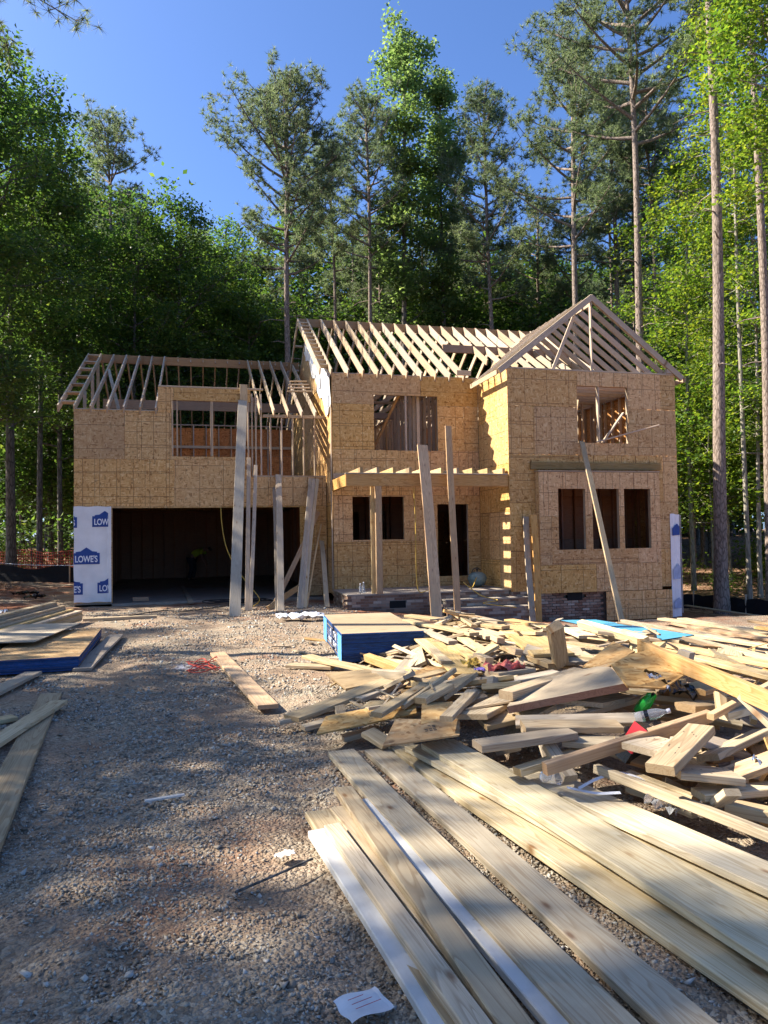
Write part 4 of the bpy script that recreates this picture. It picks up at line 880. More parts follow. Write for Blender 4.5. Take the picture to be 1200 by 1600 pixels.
# projecting window bay on the ground floor
BX0, BX1 = 11.254, 14.68
wb = [(11.773 - BX0, 12.526 - BX0, 1.197, 2.723), (12.725 - BX0, 13.485 - BX0, 1.197, 2.723), (13.63 - BX0, 14.397 - BX0, 1.197, 2.723)]
wall(house, (BX0, YBO, 0), 0, BX1 - BX0, .121, 3.15, wb, row0=.7, off=.9)
wall(house, (13.05, YBO - .003, 0), 0, 14.97 - 13.05, -.62, .115, (), row0=2)
wall(house, (BX0, YB - .006, 0), -PI / 2, YB - YBO - .012, .121, 3.15, (), row0=5)
wall(house, (BX1, YBO + .008, 0), PI / 2, YB - YBO - .012, .121, 3.15, (), row0=5)
stick('bay_top', (BX0 - .01, (YB + YBO) / 2, 3.17), (BX1 + .01, (YB + YBO) / 2, 3.17), .25, .03, FRAME, house)
for a, b, z0, z1 in [(w_[0] + BX0, w_[1] + BX0, w_[2], w_[3]) for w_ in wb]: openings(a, b, z0, z1, YBO + .066)
stick('ledger_beam', (11.13, YB - .045, 3.315), (14.84, YB - .045, 3.315), .07, .18, LEDGEW, house)
# housewrap strip at the far corner
wr = link('house_wrap', crumple('house_wrap', .28, 2.7, .012, WRAP, 3, 16, 0, .01), house); wr.matrix_local = Matrix.Translation((15.25, YB - .022, .72)) @ Matrix.Rotation(PI / 2, 4, 'X')
wr2 = link('house_wrap', crumple('house_wrap', .5, 2.6, .012, WRAP, 8, 12, 0, .01), house); wr2.matrix_local = Matrix.Translation((15.42, YB + .2, .75)) @ Matrix.Rotation(PI / 2, 4, 'Z') @ Matrix.Rotation(PI / 2, 4, 'X')
for z, h, mm in ((1.5, .32, LOGO), (.35, .42, LOGOFAINT), (-.42, .3, LOGOFAINT)):
    me = mesh_py('printed_sign', [(-.1, 0, 0), (.12, 0, .02), (.12, 0, h * .75), (.05, 0, h), (-.1, 0, h * .6)], [(0, 1, 2, 3, 4)], mm); link('printed_sign', me, house).location = (15.25, YB - .05, z)

# --- brick foundations (every brick its own part on a mortar backing)
bm_ = box_mesh('brick', -.097, .097, -.045, .045, -.028, .028, BRICK)
def brickwork(x0, x1, y, z0, z1, ang=0, vents=(), depth=.09):
    """courses of bricks on a wall facing -y (or rotated); x0..x1 along the wall"""
    ca, sa = math.cos(ang), math.sin(ang); row = 0; z = z1 - .032
    while z > z0 - .03:
        x = x0 + (.1 if row % 2 == 0 else .0); row += 1
        while x < x1 - .06:
            cx = min(x, x1 - .1)
            if not any(a < cx < b and c < z < d for a, b, c, d in vents):
                o = link('brick', bm_, house); dx = cx - x0
                o.location = (x0 + ca * dx - sa * .0, y + sa * dx + fj(.004) + (.045 if not ang else 0), z); 
                if ang: o.location.x += .045
                o.rotation_euler = (fj(.02), 0, ang + fj(.01))
            x += .207
        z -= .067
def backing(x0, x1, y0, y1, z0, z1): link('mortar_bed', box_mesh('mortar_bed', x0, x1, y0, y1, z0, z1, MORTAR), house)
YP = -2.825
backing(6.46, 8.72, YP + .012, YP + .3, -.5, .205); vent1 = [(7.45, 7.86, -.12, .06)]
brickwork(6.44, 8.74, YP, -.32, .2, 0, vent1); link('vent', box_mesh('vent', 7.46, 7.86, YP - .003, YP + .05, -.115, .055, VENT), house)
brickwork(6.44, 8.3, YP + 1.85, -.2, .2, -PI / 2); backing(6.452, 6.5, YP + .3, YM, -.4, .2)
link('porch_floor', box_mesh('porch_floor', 6.42, 10.55, YP - .02, YM - .02, .205, .24, CONC), house)
for k, (y, zt) in enumerate(((YP - .02, .2), (YP - .36, .03), (YP - .72, -.15))):
    x1 = 10.54 if k == 0 else 10.9
    backing(8.76, x1, y + .012, y + .5, -.9, zt - .005); brickwork(8.76, x1, y, zt - (.17 if k < 2 else .55), zt, 0)
    if k: link('tread', box_mesh('tread', 8.74, x1 + .01, y - .015, y + .36, zt, zt + .035, CONC), house)
backing(10.95, 13.2, YB + .012, YB + .3, -1.2, .16); brickwork(11.0, 13.06, YB - .1, -.72, .115, 0, [(12.02, 12.46, -.1, .12)]); link('vent', box_mesh('vent', 12.03, 12.45, YB - .11, YB - .02, -.085, .11, VENT), house)
backing(13.0, 15.38, YB + .015, YB + .3, -1.4, -.3); brickwork(13.08, 15.36, YB - .08, -1.05, -.63, 0, [(14.2, 14.62, -.83, -.6)]); link('vent', box_mesh('vent', 14.2, 14.6, YB - .085, YB, -.81, -.64, VENT), house)
backing(10.57, 11.0, YB + .015, YB + .3, -1.0, .17); brickwork(10.6, 11.0, YB, -.5, .17, 0)
backing(0, .9, .03, .2, -.4, .05)
# porch frame
stick('porch_beam', (6.43, YP, 2.945), (HX2 - .005, YP, 2.945), .085, .29, LEANW, house); stick('beam_cap', (6.42, YP, 3.105), (HX2 - .005, YP, 3.105), .12, .03, FRAME, house)
stick('porch_beam', (6.47, YP + .05, 2.945), (6.47, YM - .01, 2.945), .085, .28, LEANW, house); stick('ledger_beam', (6.47, YM - .03, 3.2), (HX2, YM - .03, 3.2), .04, .14, FRAME, house)
for k in range(10): x = 6.82 + k * .405; stick('porch_joist', (x, YP + .01, 3.19), (x, YM - .05, 3.19), .07, .14, SUNW, house)
stick('porch_post', (7.215, YP + .02, .24), (7.215, YP + .02, 2.8), .15, .15, LEANW, house, up=(1, 0, 0)); stick('porch_post', (7.10, YP + .1, .24), (7.10, YP + .1, 2.8), .04, .1, SUNW, house, up=(1, 0, 0))

# ------------------------------------------------------------------ boards leaning on the house (each one its own thing)
def lean(label, A, B, w, t, m, up=(0, -1, 0), cat='board', group=None): return stick('leaning_board', A, B, w, t, m, None, up=up, label=label, cat=cat, group=group, seg=6, bow=random.uniform(-.02, .02), key=label)
G = lambda x, y, z=0.0: (x, y, float(gh(x, y)) + z)
lean('tall pale plank leaning against the garage dormer, front one of the tallest pair', G(3.78, -4.0), (4.21, -.08, 5.27), .235, .04, GREYW)
lean('short upright board end showing behind the top of the tall pale plank', (4.2, -.06, 4.2), (4.24, -.045, 5.72), .2, .038, SUNW)
lean('narrow board leaning just beyond the tallest pale plank, with a slim shadow side', G(4.12, -2.6), (4.36, -.07, 3.75), .1, .04, FRAME)
lean('narrow board ending at the open studs, leaning behind the tallest pale plank', G(4.20, -2.5), (4.54, -.07, 3.55), .09, .05, FRAME)
lean('upright plank in front of the garage opening with a straight clean face', G(4.84, -3.1), (5.14, -.06, 3.30), .16, .038, FRAME)
lean('narrow edge board standing tight behind the upright garage plank', G(4.78, -2.9), (5.02, -.07, 2.95), .09, .038, GREYW)
for k, (xb, xt, yb) in enumerate(((5.28, 6.00, -2.8), (5.36, 6.10, -2.7), (5.45, 6.20, -2.6))): lean(['outer board of the three leaning together beside the main block corner', 'middle board of the three leaning together beside the main block corner', 'inner board of the three leaning together beside the main block corner'][k], G(xb, yb), (xt, -.08, 3.2 - .01 * k), .09, .04, GREYW)
lean('thin stick propped under the three leaning boards by the corner', G(5.55, -2.3), (6.28, -.08, 1.95), .04, .03, SUNW)
lean('dark slanting board crossing inside the garage opening edge', G(4.75, -2.2), (6.2, -.1, 2.3), .12, .04, ORANGE)
lean('short board leaning beside the porch corner near the garage', G(6.02, -2.4), (6.25, -.3, 1.5), .12, .04, GREYW)
lean('board lying low against the garage door edge', G(4.6, -2.6, .03), (5.7, -.5, .35), .14, .04, ORANGE)
lean('wide nail marked plank leaning on the porch beam, slanting towards the post', G(8.1, -4.45), (8.33, -2.87, 3.8), .26, .04, LEANW)
lean('narrow knotty plank leaning on the porch beam in front of the doorway', G(8.90, -3.6), (9.0, -2.87, 4.28), .16, .04, LEANW)
lean('long pale two by six leaning across the triple window bay', G(11.62, -6.1), (12.56, -2.98, 3.94), .14, .04, SUNW)
lean('shadow striped board standing beside the window bay, lower of the pair', G(10.72, -3.75), (10.95, -3.0, 2.03), .15, .04, GREYW)
lean('plain brown board standing beside the window bay, behind the striped one', G(10.92, -3.65), (11.07, -3.18, 2.08), .17, .04, LEANW)
# ------------------------------------------------------------------ trees
def pine_geo(H, cb, R, r0, seed, umbrella=.5, lean=(0, 0), bend=.0, n_limb=30, tufts=26, stubs=5, nl=.30):
    r = np.random.default_rng(seed); tr = Geo(); P = []
    def ax(t): return np.array([lean[0] * t + bend * np.sin(t * 3.1) + .06 * np.sin(9 * t + seed), lean[1] * t + .05 * np.sin(7 * t + seed), H * t])
    ts = np.linspace(0, 1, 22); pts = np.array([ax(t) for t in ts]); pts[0, 2] = -.5
    tr.add(*tube_np(pts, r0 * (1.0 - .72 * ts) * np.where(ts < .02, 1.35, 1) + .015, 9))
    for i in range(stubs):
        t = r.uniform(.25, cb / H * .98); a = r.uniform(0, 6.28); b = ax(t); L = r.uniform(.3, 1.4)
        tr.add(*tube_np(np.array([b, b + [np.cos(a) * L * .6, np.sin(a) * L * .6, .02 * L], b + [np.cos(a) * L, np.sin(a) * L, -.1 * L]]), [.03, .022, .008], 4))
    for i in range(n_limb):
        f = ((i + r.uniform(0, 1)) / n_limb); t = (cb + (H - cb) * f ** .85) / H; t = min(t, .985); a = i * 2.4 + r.uniform(-.5, .5); b = ax(t)
        prof = (np.sin(np.pi * min(1, (f * .8 + .18))) ** umbrella) * (1.05 - .55 * f); L = R * prof * r.uniform(.65, 1.2) + .25
        up = r.uniform(-.05, .35) + .55 * f; d = np.array([np.cos(a), np.sin(a), up]); sd = np.array([-np.sin(a), np.cos(a), 0])
        w = r.uniform(-.2, .2); lp = np.array([b + d * L * s + sd * w * L * s * s + np.array([0, 0, .28 * L * s * s]) for s in (0, .25, .5, .75, 1)])
        tr.add(*tube_np(lp, np.array([.055, .042, .03, .02, .008]) * (.5 + R / 4), 5))
        nb = max(3, int(L * 3.2))
        for j in range(nb):
            s = r.uniform(.35, 1.05); q = b + d * L * s + sd * w * L * s * s + np.array([0, 0, .28 * L * s * s]); e = q + np.array([r.normal(0, .34), r.normal(0, .34), abs(r.normal(.12, .25))]) * (.6 + L * .22)
            tr.add(*tube_np(np.array([q, (q + e) / 2 + [0, 0, .03], e]), [.016, .011, .006], 3)); P.append(e)
            P.append((q + e) / 2)
    P = np.array(P); k = tufts; C = np.repeat(P, 4, 0) + r.normal(0, .20, (len(P) * 4, 3)); C = np.repeat(C, k // 4, 0)
    n = len(C); d = r.normal(0, 1, (n, 3)); d[:, 2] = d[:, 2] * .8 + .35; d /= np.linalg.norm(d, axis=1)[:, None]
    L = nl * r.uniform(.7, 1.25, n)[:, None]; s = np.cross(d, r.normal(0, 1, (n, 3))); s /= np.linalg.norm(s, axis=1)[:, None] + 1e-9
    V = np.stack([C - s * .017, C + s * .017, C + d * L], 1).reshape(-1, 3)
    return tr, V, np.arange(n * 3).reshape(n, 3)
def broad_geo(H, cb, R, r0, seed, shape='oval', n_limb=34, per=26, leaf=.2, spread=.42, clumps=1.0, up0=.5):
    r = np.random.default_rng(seed); tr = Geo(); P = []
    ph = r.uniform(0, 6, 3)
    def ax(t): return np.array([.25 * np.sin(t * 3 + ph[0]) * t, .25 * np.sin(t * 2.6 + ph[1]) * t, H * t])
    ts = np.linspace(0, .97, 18); pts = np.array([ax(t) for t in ts]); pts[0, 2] = -.5
    tr.add(*tube_np(pts, r0 * (1 - .85 * ts) * np.where(ts < .02, 1.3, 1) + .012, 8))
    for i in range(n_limb):
        f = (i + r.uniform(0, 1)) / n_limb; t = (cb + (H - cb) * f) / H; a = i * 2.4 + r.uniform(-.6, .6); b = ax(min(t, .97) - .05 * r.uniform(0, 1))
        if shape == 'oval': prof = np.sin(np.pi * (.16 + .80 * f)) ** .7
        elif shape == 'column': prof = (.75 + .35 * np.sin(9 * f + ph[2])) * (1.02 - f ** 3 * .75)
        else: prof = .55 + .5 * np.sin(np.pi * f)
        L = R * prof * r.uniform(.6, 1.2) + .15; up = up0 * r.uniform(.4, 1.3) + .3 * f; d = np.array([np.cos(a), np.sin(a), up])
        lp = np.array([b + d * L * s + np.array([0, 0, -.16 * L * s * s]) + (r.normal(0, .05 * L, 3) if 0 < s < 1 else 0) for s in (0, .35, .7, 1)])
        tr.add(*tube_np(lp, np.array([.05, .035, .02, .006]) * (.4 + R / 5), 5))
        nb = max(3, int(L * 3.0 * clumps))
        for j in range(nb):
            s = r.uniform(.3, 1.05); q = b + d * L * s + np.array([0, 0, -.16 * L * s * s]); e = q + r.normal(0, .36, 3) * (.4 + L * .25) + np.array([0, 0, .1])
            tr.add(*tube_np(np.array([q, e]), [.014, .005], 3)); P.append(e)
        P.append(lp[-1])
    P = np.array(P); k = r.integers(int(per * .4), int(per * 1.6), len(P)); C = np.repeat(P, k, 0); n = len(C)
    off = np.clip(r.normal(0, spread, (n, 3)), -1.7 * spread, 1.7 * spread) * np.array([1, 1, .55]); C = C + off
    V, F = quads(C, leaf, .9, .62, .1); return tr, V, F
def put_tree(name, geo, bark, leafm, x, y, label, group=None, rz=0.0, scale=1.0):
    t = thing(name, label, 'tree', (x, y, float(gh(x, y))), group); t.rotation_euler = (0, 0, rz); t.scale = (scale,) * 3
    tr, V, F = geo
    link('trunk', tr.mesh('trunk', bark, True), t); link('crown', mesh_np('crown', V, F, leafm), t); return t
def copy_tree(src, x, y, rz, sx, sz, label, group, drop=0):
    t = src.copy(); COL.objects.link(t); t.location = (x, y, float(gh(x, y)) - drop); t.rotation_euler = (0, 0, rz); t.scale = (sx, sx, sz)
    for c in src.children: d = c.copy(); d.parent = t; COL.objects.link(d)
    t['label'] = label; t['group'] = group
    return t
for i, (k, x, y, zt, zc, R, r0, lab) in enumerate(TREES):
    z0 = float(gh(x, y)); H = zt - z0; cb = zc - z0
    if k == 'pine':
        um = .9 if i == 0 else .45
        bend = .5 if 'curved' in lab else .12
        dens = 1.0 if i == 0 else .9
        put_tree('pine_tree', pine_geo(H, cb, R * 1.05, r0, 100 + i, um, (random.uniform(-.3, .3), 0), bend, int((46 if i == 0 else 34) * max(1, (H - cb) / 9)), 80, 9, .26), BARKP, NEEDLE, x, y, lab)
    elif k == 'tulip': put_tree('broadleaf_tree', broad_geo(H, cb, R * .9, r0, 200 + i, 'column', 64, 38, .22, .36, 1.8, .9), BARKH, LEAFT, x, y, lab)
    elif k == 'maple': put_tree('broadleaf_tree', broad_geo(H, cb, R * .9, r0, 300 + i, 'layer', 42, 44, .145, .32, 1.35, .25), BARKL, LEAFM, x, y, lab)
    else: put_tree('broadleaf_tree', broad_geo(H, cb, R * 1.2, r0, 400 + i, 'oval', 46, 48, .175, .36, 1.25, .45), BARKH, LEAFH, x, y, lab)
# woods behind and beside: four kinds, copied
HW = 'shaded broadleaf tree filling the woods behind the house'; PW = 'slim pine standing deep in the woods behind the house'
hw = [put_tree('broadleaf_tree', broad_geo(16.5, 2.6, 3.6, .14, 500 + s, 'oval', 50, 30, .25, .5, 1.2, .4), BARKH, LEAFH, *p, HW, 'broadleaf trees of the woods behind the house') for s, p in enumerate(((9.5, 30), (20, 32), (27, 28)))]
pw = [put_tree('pine_tree', pine_geo(25, 15, 2.3, .15, 540 + s, .45, (0, 0), .1, 28, 64, 14, .26), BARKP, NEEDLE, *p, PW, 'pines of the woods behind the house') for s, p in enumerate(((15.5, 33), (29, 22)))]
sap_l = 'thin sapling with layered sunlit leaves at the edge of the woods beside the house'
sp = [put_tree('sapling', broad_geo(7.5, 2.7, 1.6, .045, 560 + s, 'layer', 24, 22, .17, .28, 1.5, .2), BARKL, LEAFM, *p, sap_l, 'saplings at the edge of the woods') for s, p in enumerate(((19.3, 4.2), (23.5, 6.0)))]
rt = np.random.default_rng(21)
# rows behind the house
k = 0
for y0, n, x0, x1, z0, z1 in ((25, 11, -8, 34, .85, 1.15), (33, 16, -14, 46, 1.2, 1.55), (44, 16, -20, 60, 1.3, 1.75), (60, 14, -26, 75, 1.3, 1.8)):
    for i in range(n):
        x = x0 + (x1 - x0) * (i + rt.uniform(.1, .9)) / n; y = y0 + rt.uniform(-3, 3); s = rt.uniform(z0, z1)
        copy_tree(hw[k % 3], x, y, rt.uniform(0, 6.28), s * rt.uniform(.9, 1.2), s, HW, 'broadleaf trees of the woods behind the house'); k += 1
for i, (x, y) in enumerate(((8.8, 29), (13.2, 28), (19.5, 26), (23.5, 21), (27.5, 17), (32, 24), (36, 30), (3, 36), (-4, 30), (12, 42), (25, 40), (40, 38), (30.5, 10), (34, 14), (17, 24), (21.5, 25), (25, 19.5), (14, 24), (29, 14.5), (33, 11))):
    copy_tree(pw[i % 2], x, y, rt.uniform(0, 6.28), rt.uniform(.85, 1.1), rt.uniform(.8, .98), PW, 'pines of the woods behind the house')
# sunlit fringe to the east
for i, (x, y, s) in enumerate(((17.9, 6.5, .8), (21.5, 8.5, 1.15), (24.8, 3.4, 1.1), (26, 8, 1.3), (28, 4, 1.3), (29, 12, 1.4), (24, 12, 1.2), (20.4, 13, 1.1), (31, 7.5, 1.4), (27.5, -1, 1.2), (33, 17, 1.5))):
    copy_tree(sp[i % 2], x, y, rt.uniform(0, 6.28), s * 1.1, s, sap_l, 'saplings at the edge of the woods')
EW = 'green broadleaf tree in the woods beyond the silt fence'
for i, (x, y, s) in enumerate(((31, 1, .85), (34.5, 6, .95), (30, 15, .9), (38, 12, 1.0), (29, -5, .9), (42, 20, 1.1), (36, 22, 1.0), (46, 8, 1.1))):
    copy_tree(hw[i % 3], x, y, rt.uniform(0, 6.28), s, s, EW, 'broadleaf trees beyond the silt fence')
# west side: trees along the edge of the clearing; their crowns shade the drive
WW = 'tall broadleaf tree in the dark woods beside the drive'
hl = [put_tree('broadleaf_tree', broad_geo(16.5, 3.5, 3.5, .14, 580 + s, 'oval', 34, 20, .27, .38, .9, .4), BARKH, LEAFH, *p, WW, 'broadleaf trees along the drive') for s, p in enumerate(((-23, -1), (-24, -12)))]
for i, (x, y, sx, sz, kind) in enumerate(WEST):
    copy_tree(hl[i % 2] if kind else hw[i % 3], x, y, rt.uniform(0, 6.28), sx, sz, WW, 'broadleaf trees along the drive')
WP = 'tall pine in the dark woods beside the drive'
for i, (x, y, sx, sz) in enumerate(WESTP): copy_tree(pw[i % 2], x, y, rt.uniform(0, 6.28), sx, sz, WP, 'pines along the drive')
# pine whose low branch hangs into the corner of the sky
def near_pine():
    t = thing('pine_tree', 'nearby pine whose needle branch hangs into the top corner of the sky', 'tree', (-3.5, -6.5, float(gh(-3.5, -6.5))))
    tr, V, F = pine_geo(18, 13, 2.3, .17, 77, .5, (0, 0), .1, 18, 40, 3)
    C = []
    r = np.random.default_rng(5)
    for z, pts in ((0, [(0, 0, 11.2), (1.5, .1, 11.6), (3.0, .3, 11.5), (4.5, .4, 10.9)]), (1, [(0, 0, 10.5), (1.5, .3, 10.9), (2.6, .6, 10.9), (3.3, .75, 10.5)]), (2, [(1.5, .1, 11.6), (2.8, .1, 11.9), (4.1, .2, 11.4)])):
        p = smooth_path(pts, 14); tr.add(*tube_np(p, np.linspace(.035, .007, 14), 5))
        for q in p[6:]:
            for _ in range(6):
                e = q + r.normal(0, .2, 3); tr.add(*tube_np(np.array([q, e]), [.006, .003], 3)); C += [e] * 30
    C = np.array(C); n = len(C); d = r.normal(0, 1, (n, 3)); d[:, 2] -= .2; d /= np.linalg.norm(d, axis=1)[:, None]; L = r.uniform(.13, .24, (n, 1)); s = np.cross(d, r.normal(0, 1, (n, 3))); s /= np.linalg.norm(s, axis=1)[:, None]
    V2 = np.stack([C - s * .006, C + s * .006, C + d * L], 1).reshape(-1, 3); F2 = np.arange(n * 3).reshape(n, 3) + len(V)
    link('trunk', tr.mesh('trunk', BARKP, True), t); link('crown', mesh_np('crown', np.vstack([V, V2]), np.vstack([F, F2]), NEEDLE), t)
near_pine()
# bushes at the foot of the woods
def bush_geo(seed, m=None):
    r = np.random.default_rng(seed); P = r.normal(0, 1, (60, 3)) * np.array([.6, .6, .35]) + [0, 0, .7]; P[:, 2] = np.abs(P[:, 2]); tr = Geo()
    for q in P[:24]: tr.add(*tube_np(np.array([[q[0] * .1, q[1] * .1, -.1], q * .6, q]), [.014, .01, .004], 3))
    C = np.repeat(P, 22, 0) + r.normal(0, .17, (60 * 22, 3)); V, F = quads(C, .12, .8); return tr, V, F
def put_bush(x, y, seed, m, label, group, s=1.0):
    t = thing('bush', label, 'bush', (x, y, float(gh(x, y))), group); t.scale = (s, s, s); tr, V, F = bush_geo(seed)
    link('stem', tr.mesh('stem', BARKH, True), t); link('foliage', mesh_np('foliage', V, F, m), t); return t
bl = 'leafy bush in the sun at the edge of the woods beside the house'; bd_ = 'dark bush under the trees beside the garage'
b0 = put_bush(19.0, 5.5, 1, LEAFM, bl, 'bushes beside the house'); b1 = put_bush(-7.6, 9.5, 2, LEAFH, bd_, 'bushes beside the garage')
for i, (x, y, s) in enumerate(((18.5, 8, 1.0), (22.8, 4.5, .7), (23.0, 9.5, 1.4), (26.5, 2.2, 1.2), (27, 6.5, 1.5), (19.6, 11, 1.3), (29, 9, 1.6), (25, 14, 1.6))): copy_tree(b0, x, y, i * 1.3, s, s, bl, 'bushes beside the house')
for i, (x, y, s) in enumerate(((-1, 18, 1.6), (-6.5, 18, 1.6), (-7, 20, 2), (-3, 21, 2), (-9, 25, 2.2))): copy_tree(b1, x, y, i * 1.7, s, s, bd_, 'bushes beside the garage')
# far woods: one mass of foliage closing the view
r = np.random.default_rng(3); n = 60000
a = r.uniform(-1.25, 1.25, n); d = r.uniform(85, 120, n); fx = 3 + d * np.sin(a + .25); fy = -19 + d * np.cos(a + .25)
tops = 13 + 3 * np.sin(a * 17) + 2 * np.sin(a * 41 + 1); fz = r.uniform(0, 1, n) ** .8 * tops
V, F = quads(np.column_stack([fx, fy, fz + gh(fx, fy)]), 1.1, .3, .7)
link('distant_woods', mesh_np('distant_woods', V, F, LEAFH), kind='stuff')

# ------------------------------------------------------------------ boards on the ground and in the scrap pile
MATS = dict(white=WHITEW, spf=SPF, treated=TREATED, orange=ORANGE, sun=SUNW, grey=GREYW, osb=OSBP, ply=PLY, darkply=DARKPLY, bluesheet=FOAM)
for i, (m, w, t, ax_, ay, az_, bx, by, bz, lab) in enumerate(BOARDS):
    A, B = Vector((ax_, ay, az_)), Vector((bx, by, bz)); long = (B - A).length > 1.2
    name = 'lumber_board' if long else 'wood_offcut'
    if lab.startswith('upright post') or 'upright block' in lab: up = (-.3, -.9, .3)
    else: up = (random.uniform(-.1, .1), random.uniform(-.1, .1), 1) if not long else (random.uniform(-.03, .03), random.uniform(-.03, .03), 1)
    o = stick(name, A, B, w, t, MATS[m], None, up=up, top=True, label=lab, cat='board' if long else 'offcut', seg=10 if long else 1, bow=random.uniform(-.018, .018) if long else 0, key=i)
    if 'black stamped writing' in lab:
        for q, (s, wd) in enumerate(((.12, .05), (.15, .035), (.30, .06))):
            for rr in range(2):
                st = link('ink_stamp', box_mesh('ink_stamp', 0, wd, -.02 + .022 * rr, -.012 + .022 * rr, t / 2 + .0008, t / 2 + .0012, INK), o); st.location = (-(B - A).length / 2 + (B - A).length * s, 0, 0)
    if 'knotty plank of the crossed' in lab or 'nail pocked' in lab:
        for q in range(8):
            L = (B - A).length; nh = link('nail_hole', box_mesh('nail_hole', -.005, .005, -.003, .003, t / 2 + .0005, t / 2 + .001, INK), o); nh.location = (random.uniform(-.42, .42) * L, random.uniform(-.35, .35) * w, 0)
for m, t, pts, lab in PANELS:
    me, c = prism_mesh('sheathing_offcut' if m == 'osb' else 'sheet', pts, t, MATS[m], side={'darkply': DARKIN, 'bluesheet': SILT}.get(m))
    o = link('sheathing_offcut' if m != 'bluesheet' else 'foam_sheet', me, loc=c, label=lab, cat='sheet')
    if 'stamped' in lab:
        P = [Vector(p) - c for p in pts]; ux = (P[-1] - P[0]).normalized(); n_ = Vector()
        for i in range(len(P)): n_ += P[i].cross(P[(i + 1) % len(P)])
        n_.normalize(); n_ = n_ if n_.z > 0 else -n_; uy = n_.cross(ux)
        for r_ in range(4):
            for q in range(3):
                V = [ux * (.0 + q * .03) + uy * (-.05 + r_ * .03) + n_ * .0012, ux * (.022 + q * .03) + uy * (-.05 + r_ * .03) + n_ * .0012, ux * (.022 + q * .03) + uy * (-.033 + r_ * .03) + n_ * .0012, ux * (.0 + q * .03) + uy * (-.033 + r_ * .03) + n_ * .0012]
                link('ink_stamp', mesh_py('ink_stamp', V, [(0, 1, 2, 3)], INK), o)
# loose scraps that fill the pile under the big pieces
def heap(x, y):
    # height of the heap at a point
    h = .52 * math.exp(-(((x - 6.1) / 1.15) ** 2 + ((y + 14.9) / .85) ** 2)) + .30 * math.exp(-(((x - 5.0) / .8) ** 2 + ((y + 13.9) / .95) ** 2)) + .34 * math.exp(-(((x - 7.0) / 1.5) ** 2 + ((y + 12.0) / 1.9) ** 2)) + .36 * math.exp(-(((x - 6.4) / .8) ** 2 + ((y + 10.2) / 1.0) ** 2)) + .34 * math.exp(-(((x - 6.4) / .9) ** 2 + ((y + 16.2) / .55) ** 2)) + .3 * math.exp(-(((x - 8.4) / 1.2) ** 2 + ((y + 12.6) / 2.2) ** 2))
    return min(h, .62)
SL = 'small lumber offcut lying loose among the others in the scrap pile'; SG = 'loose offcuts in the scrap pile'
rs = random.Random(11); placed = 0
shapes = [(rs.uniform(.3, .95), w, t) for w, t in ((.089, .038), (.14, .038), (.089, .038), (.184, .038), (.038, .038), (.14, .05), (.235, .038), (.089, .089), (.05, .012), (.089, .016), (.038, .019), (.184, .038)) for _ in range(4)]
while placed < 225:
    x, y = rs.uniform(4.2, 9.3), rs.uniform(-17, -9.2); h = heap(x, y)
    if h < .07 or (7.9 < x < 9.1 and -12.6 < y < -9.6): continue
    if x < 4.75 + (-14.3 - y) * .55 and y < -14.3: continue
    if h > .3 and rs.random() < .0: continue
    L, w, t = rs.choice(shapes); z = h * rs.uniform(.35, .92) if rs.random() < .6 else h * rs.uniform(.8, .98)
    if rs.random() < .55: yaw = rs.gauss(-1.4 if y > -12.8 else .3, .5)
    else: yaw = rs.uniform(0, PI)
    if y > -12.8: L *= 1.9
    e = .25; gxh, gyh = (heap(x + e, y) - heap(x - e, y)) / (2 * e), (heap(x, y + e) - heap(x, y - e)) / (2 * e)
    d = Vector((math.cos(yaw), math.sin(yaw), 0)); d.z = (gxh * d.x + gyh * d.y) * .8 + rs.gauss(0, .10); up = (-gxh + rs.gauss(0, .2), -gyh + rs.gauss(0, .2), 1)
    c = Vector((x, y, z + float(gh(x, y)) + .02)); m = rs.choice([SPF, SPF, SPF, SUNW, ORANGE, GREYW, TREATED])
    if rs.random() < .12:
        u = Vector(up).normalized(); p0 = c - d * .2
        s_ = u.cross(d).normalized(); poly = [c + d * rs.uniform(.15, .35) + s_ * rs.uniform(-.05, .2), c + s_ * rs.uniform(.15, .3), c - d * rs.uniform(.15, .35), c - s_ * rs.uniform(.1, .25)]
        me, cc = prism_mesh('wood_offcut', poly, .035 if rs.random() < .6 else .012, rs.choice([OSBP, SPF, SPF])); link('wood_offcut', me, loc=cc, label=SL, cat='offcut', group=SG)
    else: stick('wood_offcut', c - d * L / 2, c + d * L / 2, w, t, m, None, up=up, label=SL, cat='offcut', group=SG, key=placed % 40)
    placed += 1
# small blocks heaped in the near corner of the pile
BL, BG = 'stubby wood block heaped among others beside the nail pocked cutoff', 'stubby wood blocks in the scrap pile'
for i in range(120):
    x, y = 5.45 + rs.uniform(0, 1.75), -16.15 + rs.uniform(-.75, .6)
    if x < 5.7 + (-15.9 - y) * .35 and y < -15.9: continue
    z = .06 + .30 * rs.random() + .09 * (x - 5.8); yaw = rs.uniform(0, PI); L = rs.uniform(.09, .34); w, t = rs.choice(((.089, .038), (.14, .038), (.089, .07), (.06, .04), (.038, .038), (.184, .038)))
    d = Vector((math.cos(yaw), math.sin(yaw), rs.gauss(0, .25))) * L / 2; c = Vector((x, y, z)); stick('wood_block', c - d, c + d, w, t, rs.choice([SPF, SPF, GREYW, TREATED, ORANGE, LEANW]), None, up=(rs.gauss(0, .35), rs.gauss(0, .35), 1), label=BL, cat='wood block', group=BG, key=i % 30)
